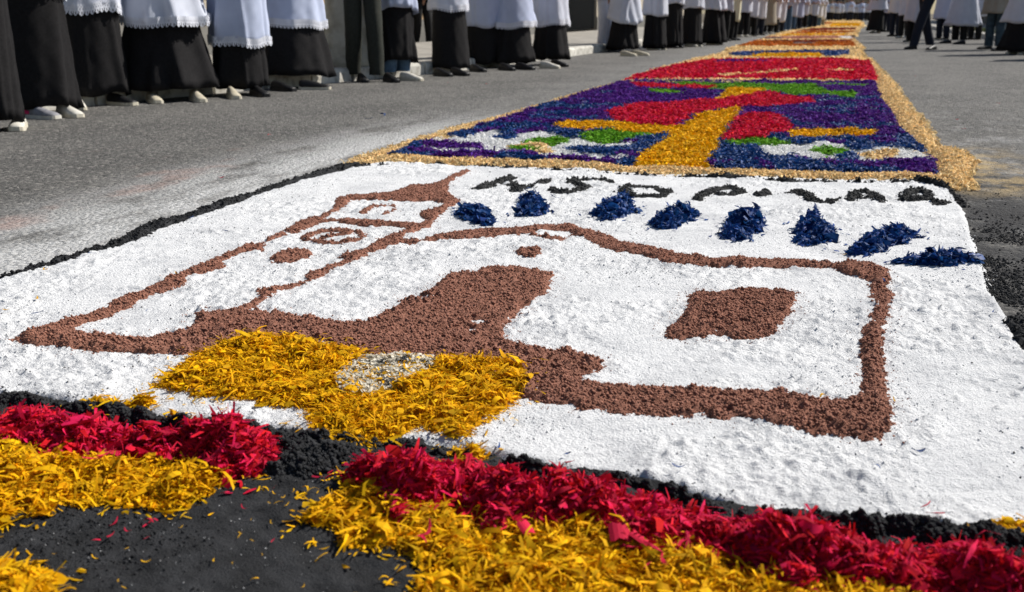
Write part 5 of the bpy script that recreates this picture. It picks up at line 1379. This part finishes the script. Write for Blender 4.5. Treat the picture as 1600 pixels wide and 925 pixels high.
def house(name, label, side, y0, y1, xface, h, wall_m, openings, seed):
    """a street front: wall with real openings, doors and windows set back in them; side -1 left, +1 right"""
    root = empty(name, (xface, (y0 + y1) / 2, 0), label=label, cat='house')
    yc = (y0 + y1) / 2
    def bx(nm, m_, xa, xb, ya, yb, za, zb, parent=root):
        S = Soup(); a, b = sorted((side * xa, side * xb)); S.box(a, b, ya - yc, yb - yc, za, zb)
        return link(nm, S.mesh(nm, m_), parent)
    ops = sorted(openings)
    S = Soup(); cur = y0
    def wb(ya, yb, za, zb):
        a, b = sorted((0, side * 0.22)); S.box(a, b, ya - yc, yb - yc, za, zb)
    for (ya, yb, za, zb, kind) in ops:
        wb(cur, ya, 0, h)
        if za > 0.2: wb(ya, yb, 0, za)
        wb(ya, yb, zb, h); cur = yb
    wb(cur, y1, 0, h)
    a, b = sorted((side * 0.22, side * 6)); S.box(a, b, y0 - yc, y0 - yc + .2, 0, h); S.box(a, b, y1 - yc - .2, y1 - yc, 0, h)
    a, b = sorted((side * 5.8, side * 6)); S.box(a, b, y0 - yc + .2, y1 - yc - .2, 0, h)
    link('wall', S.mesh('wall', wall_m), root)
    cur = y0
    for (ya, yb, za, zb, kind) in ops:
        if za < 0.2:
            bx('plinth', M_PLINTH, -0.03, -0.002, cur, ya, 0.1, 0.55); cur = yb
            if kind == 'gate':
                g = bx('gate', M_GATE, 0.10, 0.13, ya + .01, yb - .01, za + .14, zb - .01)
                k = ya + 0.08
                while k < yb - 0.05:
                    bx('bar', M_GATE, 0.06, 0.097, k, k + 0.03, za + .16, zb - .03, g); k += 0.14
            else:
                d = bx('door', M_GATE, 0.10, 0.15, ya + .01, yb - .01, za + .14, zb - .01)
                bx('handle', M_PLINTH, 0.06, 0.097, yb - .18, yb - .12, 1.1, 1.18, d)
        else:
            w = bx('window', M_GATE, 0.09, 0.13, ya + .01, yb - .01, za + .01, zb - .01)
            ym = (ya + yb) / 2
            bx('pane', M_GLASS, 0.075, 0.088, ya + .06, ym - .03, za + .07, zb - .07, w); bx('pane', M_GLASS, 0.075, 0.088, ym + .03, yb - .06, za + .07, zb - .07, w)
            bx('sill', M_PLINTH, -0.08, 0.085, ya - .08, yb + .08, za - .06, za - .002)
    bx('plinth', M_PLINTH, -0.03, -0.002, cur, y1, 0.1, 0.55)
    S = Soup()
    xa, xm, xb = side * -0.4, side * 3.0, side * 6.4
    V = [(xa, y0 - yc - .15, h + .01), (xa, y1 - yc + .15, h + .01), (xm, y1 - yc + .15, h + 1.2), (xm, y0 - yc - .15, h + 1.2), (xb, y0 - yc - .15, h + .01), (xb, y1 - yc + .15, h + .01)]
    V += [(x, y, z + .12) for x, y, z in V]
    S.add(np.array(V), np.array([(0, 1, 2, 3), (3, 2, 5, 4), (6, 9, 8, 7), (9, 10, 11, 8), (0, 6, 7, 1), (4, 5, 11, 10), (0, 3, 9, 6), (3, 4, 10, 9), (1, 7, 8, 2), (2, 8, 11, 5)]))
    link('roof', S.mesh('roof', M_TILE), root)
    return root
XL = -8.0
house('street_house', 'cream rendered house with windows behind the wide robes', -1, 4.0, 14.0, XL, 3.2, M_PLAST, [(5.5, 7.0, 1.0, 2.3, 'window'), (8.2, 9.1, 0.0, 2.3, 'door'), (10.5, 12.2, 1.0, 2.3, 'window')], 1)
house('street_house', 'ochre house with a door behind the jeans wearer', -1, 14.3, 27.0, XL, 3.4, M_PLAST2, [(15.6, 17.2, 1.0, 2.4, 'window'), (19.0, 20.0, 0.0, 2.3, 'door'), (22.0, 24.0, 1.0, 2.4, 'window')], 2)
house('street_house', 'cream house with wide black barred gates seen through the gap in the row', -1, 27.3, 60.0, XL, 3.3, M_PLAST, [(29.2, 33.6, 0.0, 2.4, 'gate'), (37.0, 40.0, 0.0, 2.4, 'gate'), (45, 47, 1.0, 2.3, 'window')], 3)
house('street_house', 'low ochre house behind the pavement of the open side', 1, 22.0, 44.0, 7.4, 2.9, M_PLAST2, [(25.5, 27.0, 1.0, 2.2, 'window'), (30.0, 33.0, 0.0, 2.3, 'gate'), (37, 38.6, 1.0, 2.2, 'window')], 4)
house('street_house', 'cream house farther down the open side', 1, 44.4, 80.0, 7.4, 3.1, M_PLAST, [(50, 52, 1.0, 2.2, 'window'), (58, 59, 0.0, 2.3, 'door'), (66, 68, 1.0, 2.2, 'window')], 5)
# the street turns behind the crowd: a house closes the view
endh = house('street_house', 'broad house closing the street behind the crowd', -1, -9.0, 9.0, 0.0, 3.6, M_PLAST2, [(-6, -4.4, 1.0, 2.3, 'window'), (-1, 0.2, 0.0, 2.3, 'door'), (4, 5.6, 1.0, 2.3, 'window')], 6)
endh.location = (0.0, 128.0, 0); endh.rotation_euler = (0, 0, -math.pi / 2)

# grass tufts along the far right kerb (uncountable blades)
n = 5000
gx = 4.05 + 0.22 * np.abs(RNG.normal(0, 1, n)); gy = RNG.uniform(16, 45, n)
k = vn(gx, gy, 1.1, 5) > -0.1
gx, gy = gx[k], gy[k]
V, F = flakes(gx, gy, np.full(len(gx), .17), np.full(len(gx), .12), np.full(len(gx), .012), seg=2, tilt=1.1)
props(link('grass_verge', np_mesh('grass_verge', V, F, M_GRASS)), label='thin dry grass growing along the pavement edge of the open side', cat='grass', kind='stuff')

# loose grit and crumbs on the road beside the carpet (nobody could count it)
gx, gy = sample(lambda x, y: (sdf(WHITE, x, y) < -0.05) & (y > 1.1), (-4.6, 1.1, 3.4, 9.0), 9000, weight=lambda x, y: np.clip(2.2 / y, 0, 1) * np.clip(0.25 + fbm(x, y, 0.8, 88, 3), 0.08, 1))
sz = 0.0010 + 0.0035 * RNG.random(len(gx)) ** 4
V, F = crumbs(gx, gy, sz * 0.4, sz)
M_GRIT = mat('grit', (0.34, 0.32, 0.29), (0.12, 0.115, 0.11), nscale=40, island=0.5)
props(link('road_grit', np_mesh('road_grit', V, F, M_GRIT, True)), label='loose grit and crumbs strewn on the grey road', cat='grit', kind='stuff')
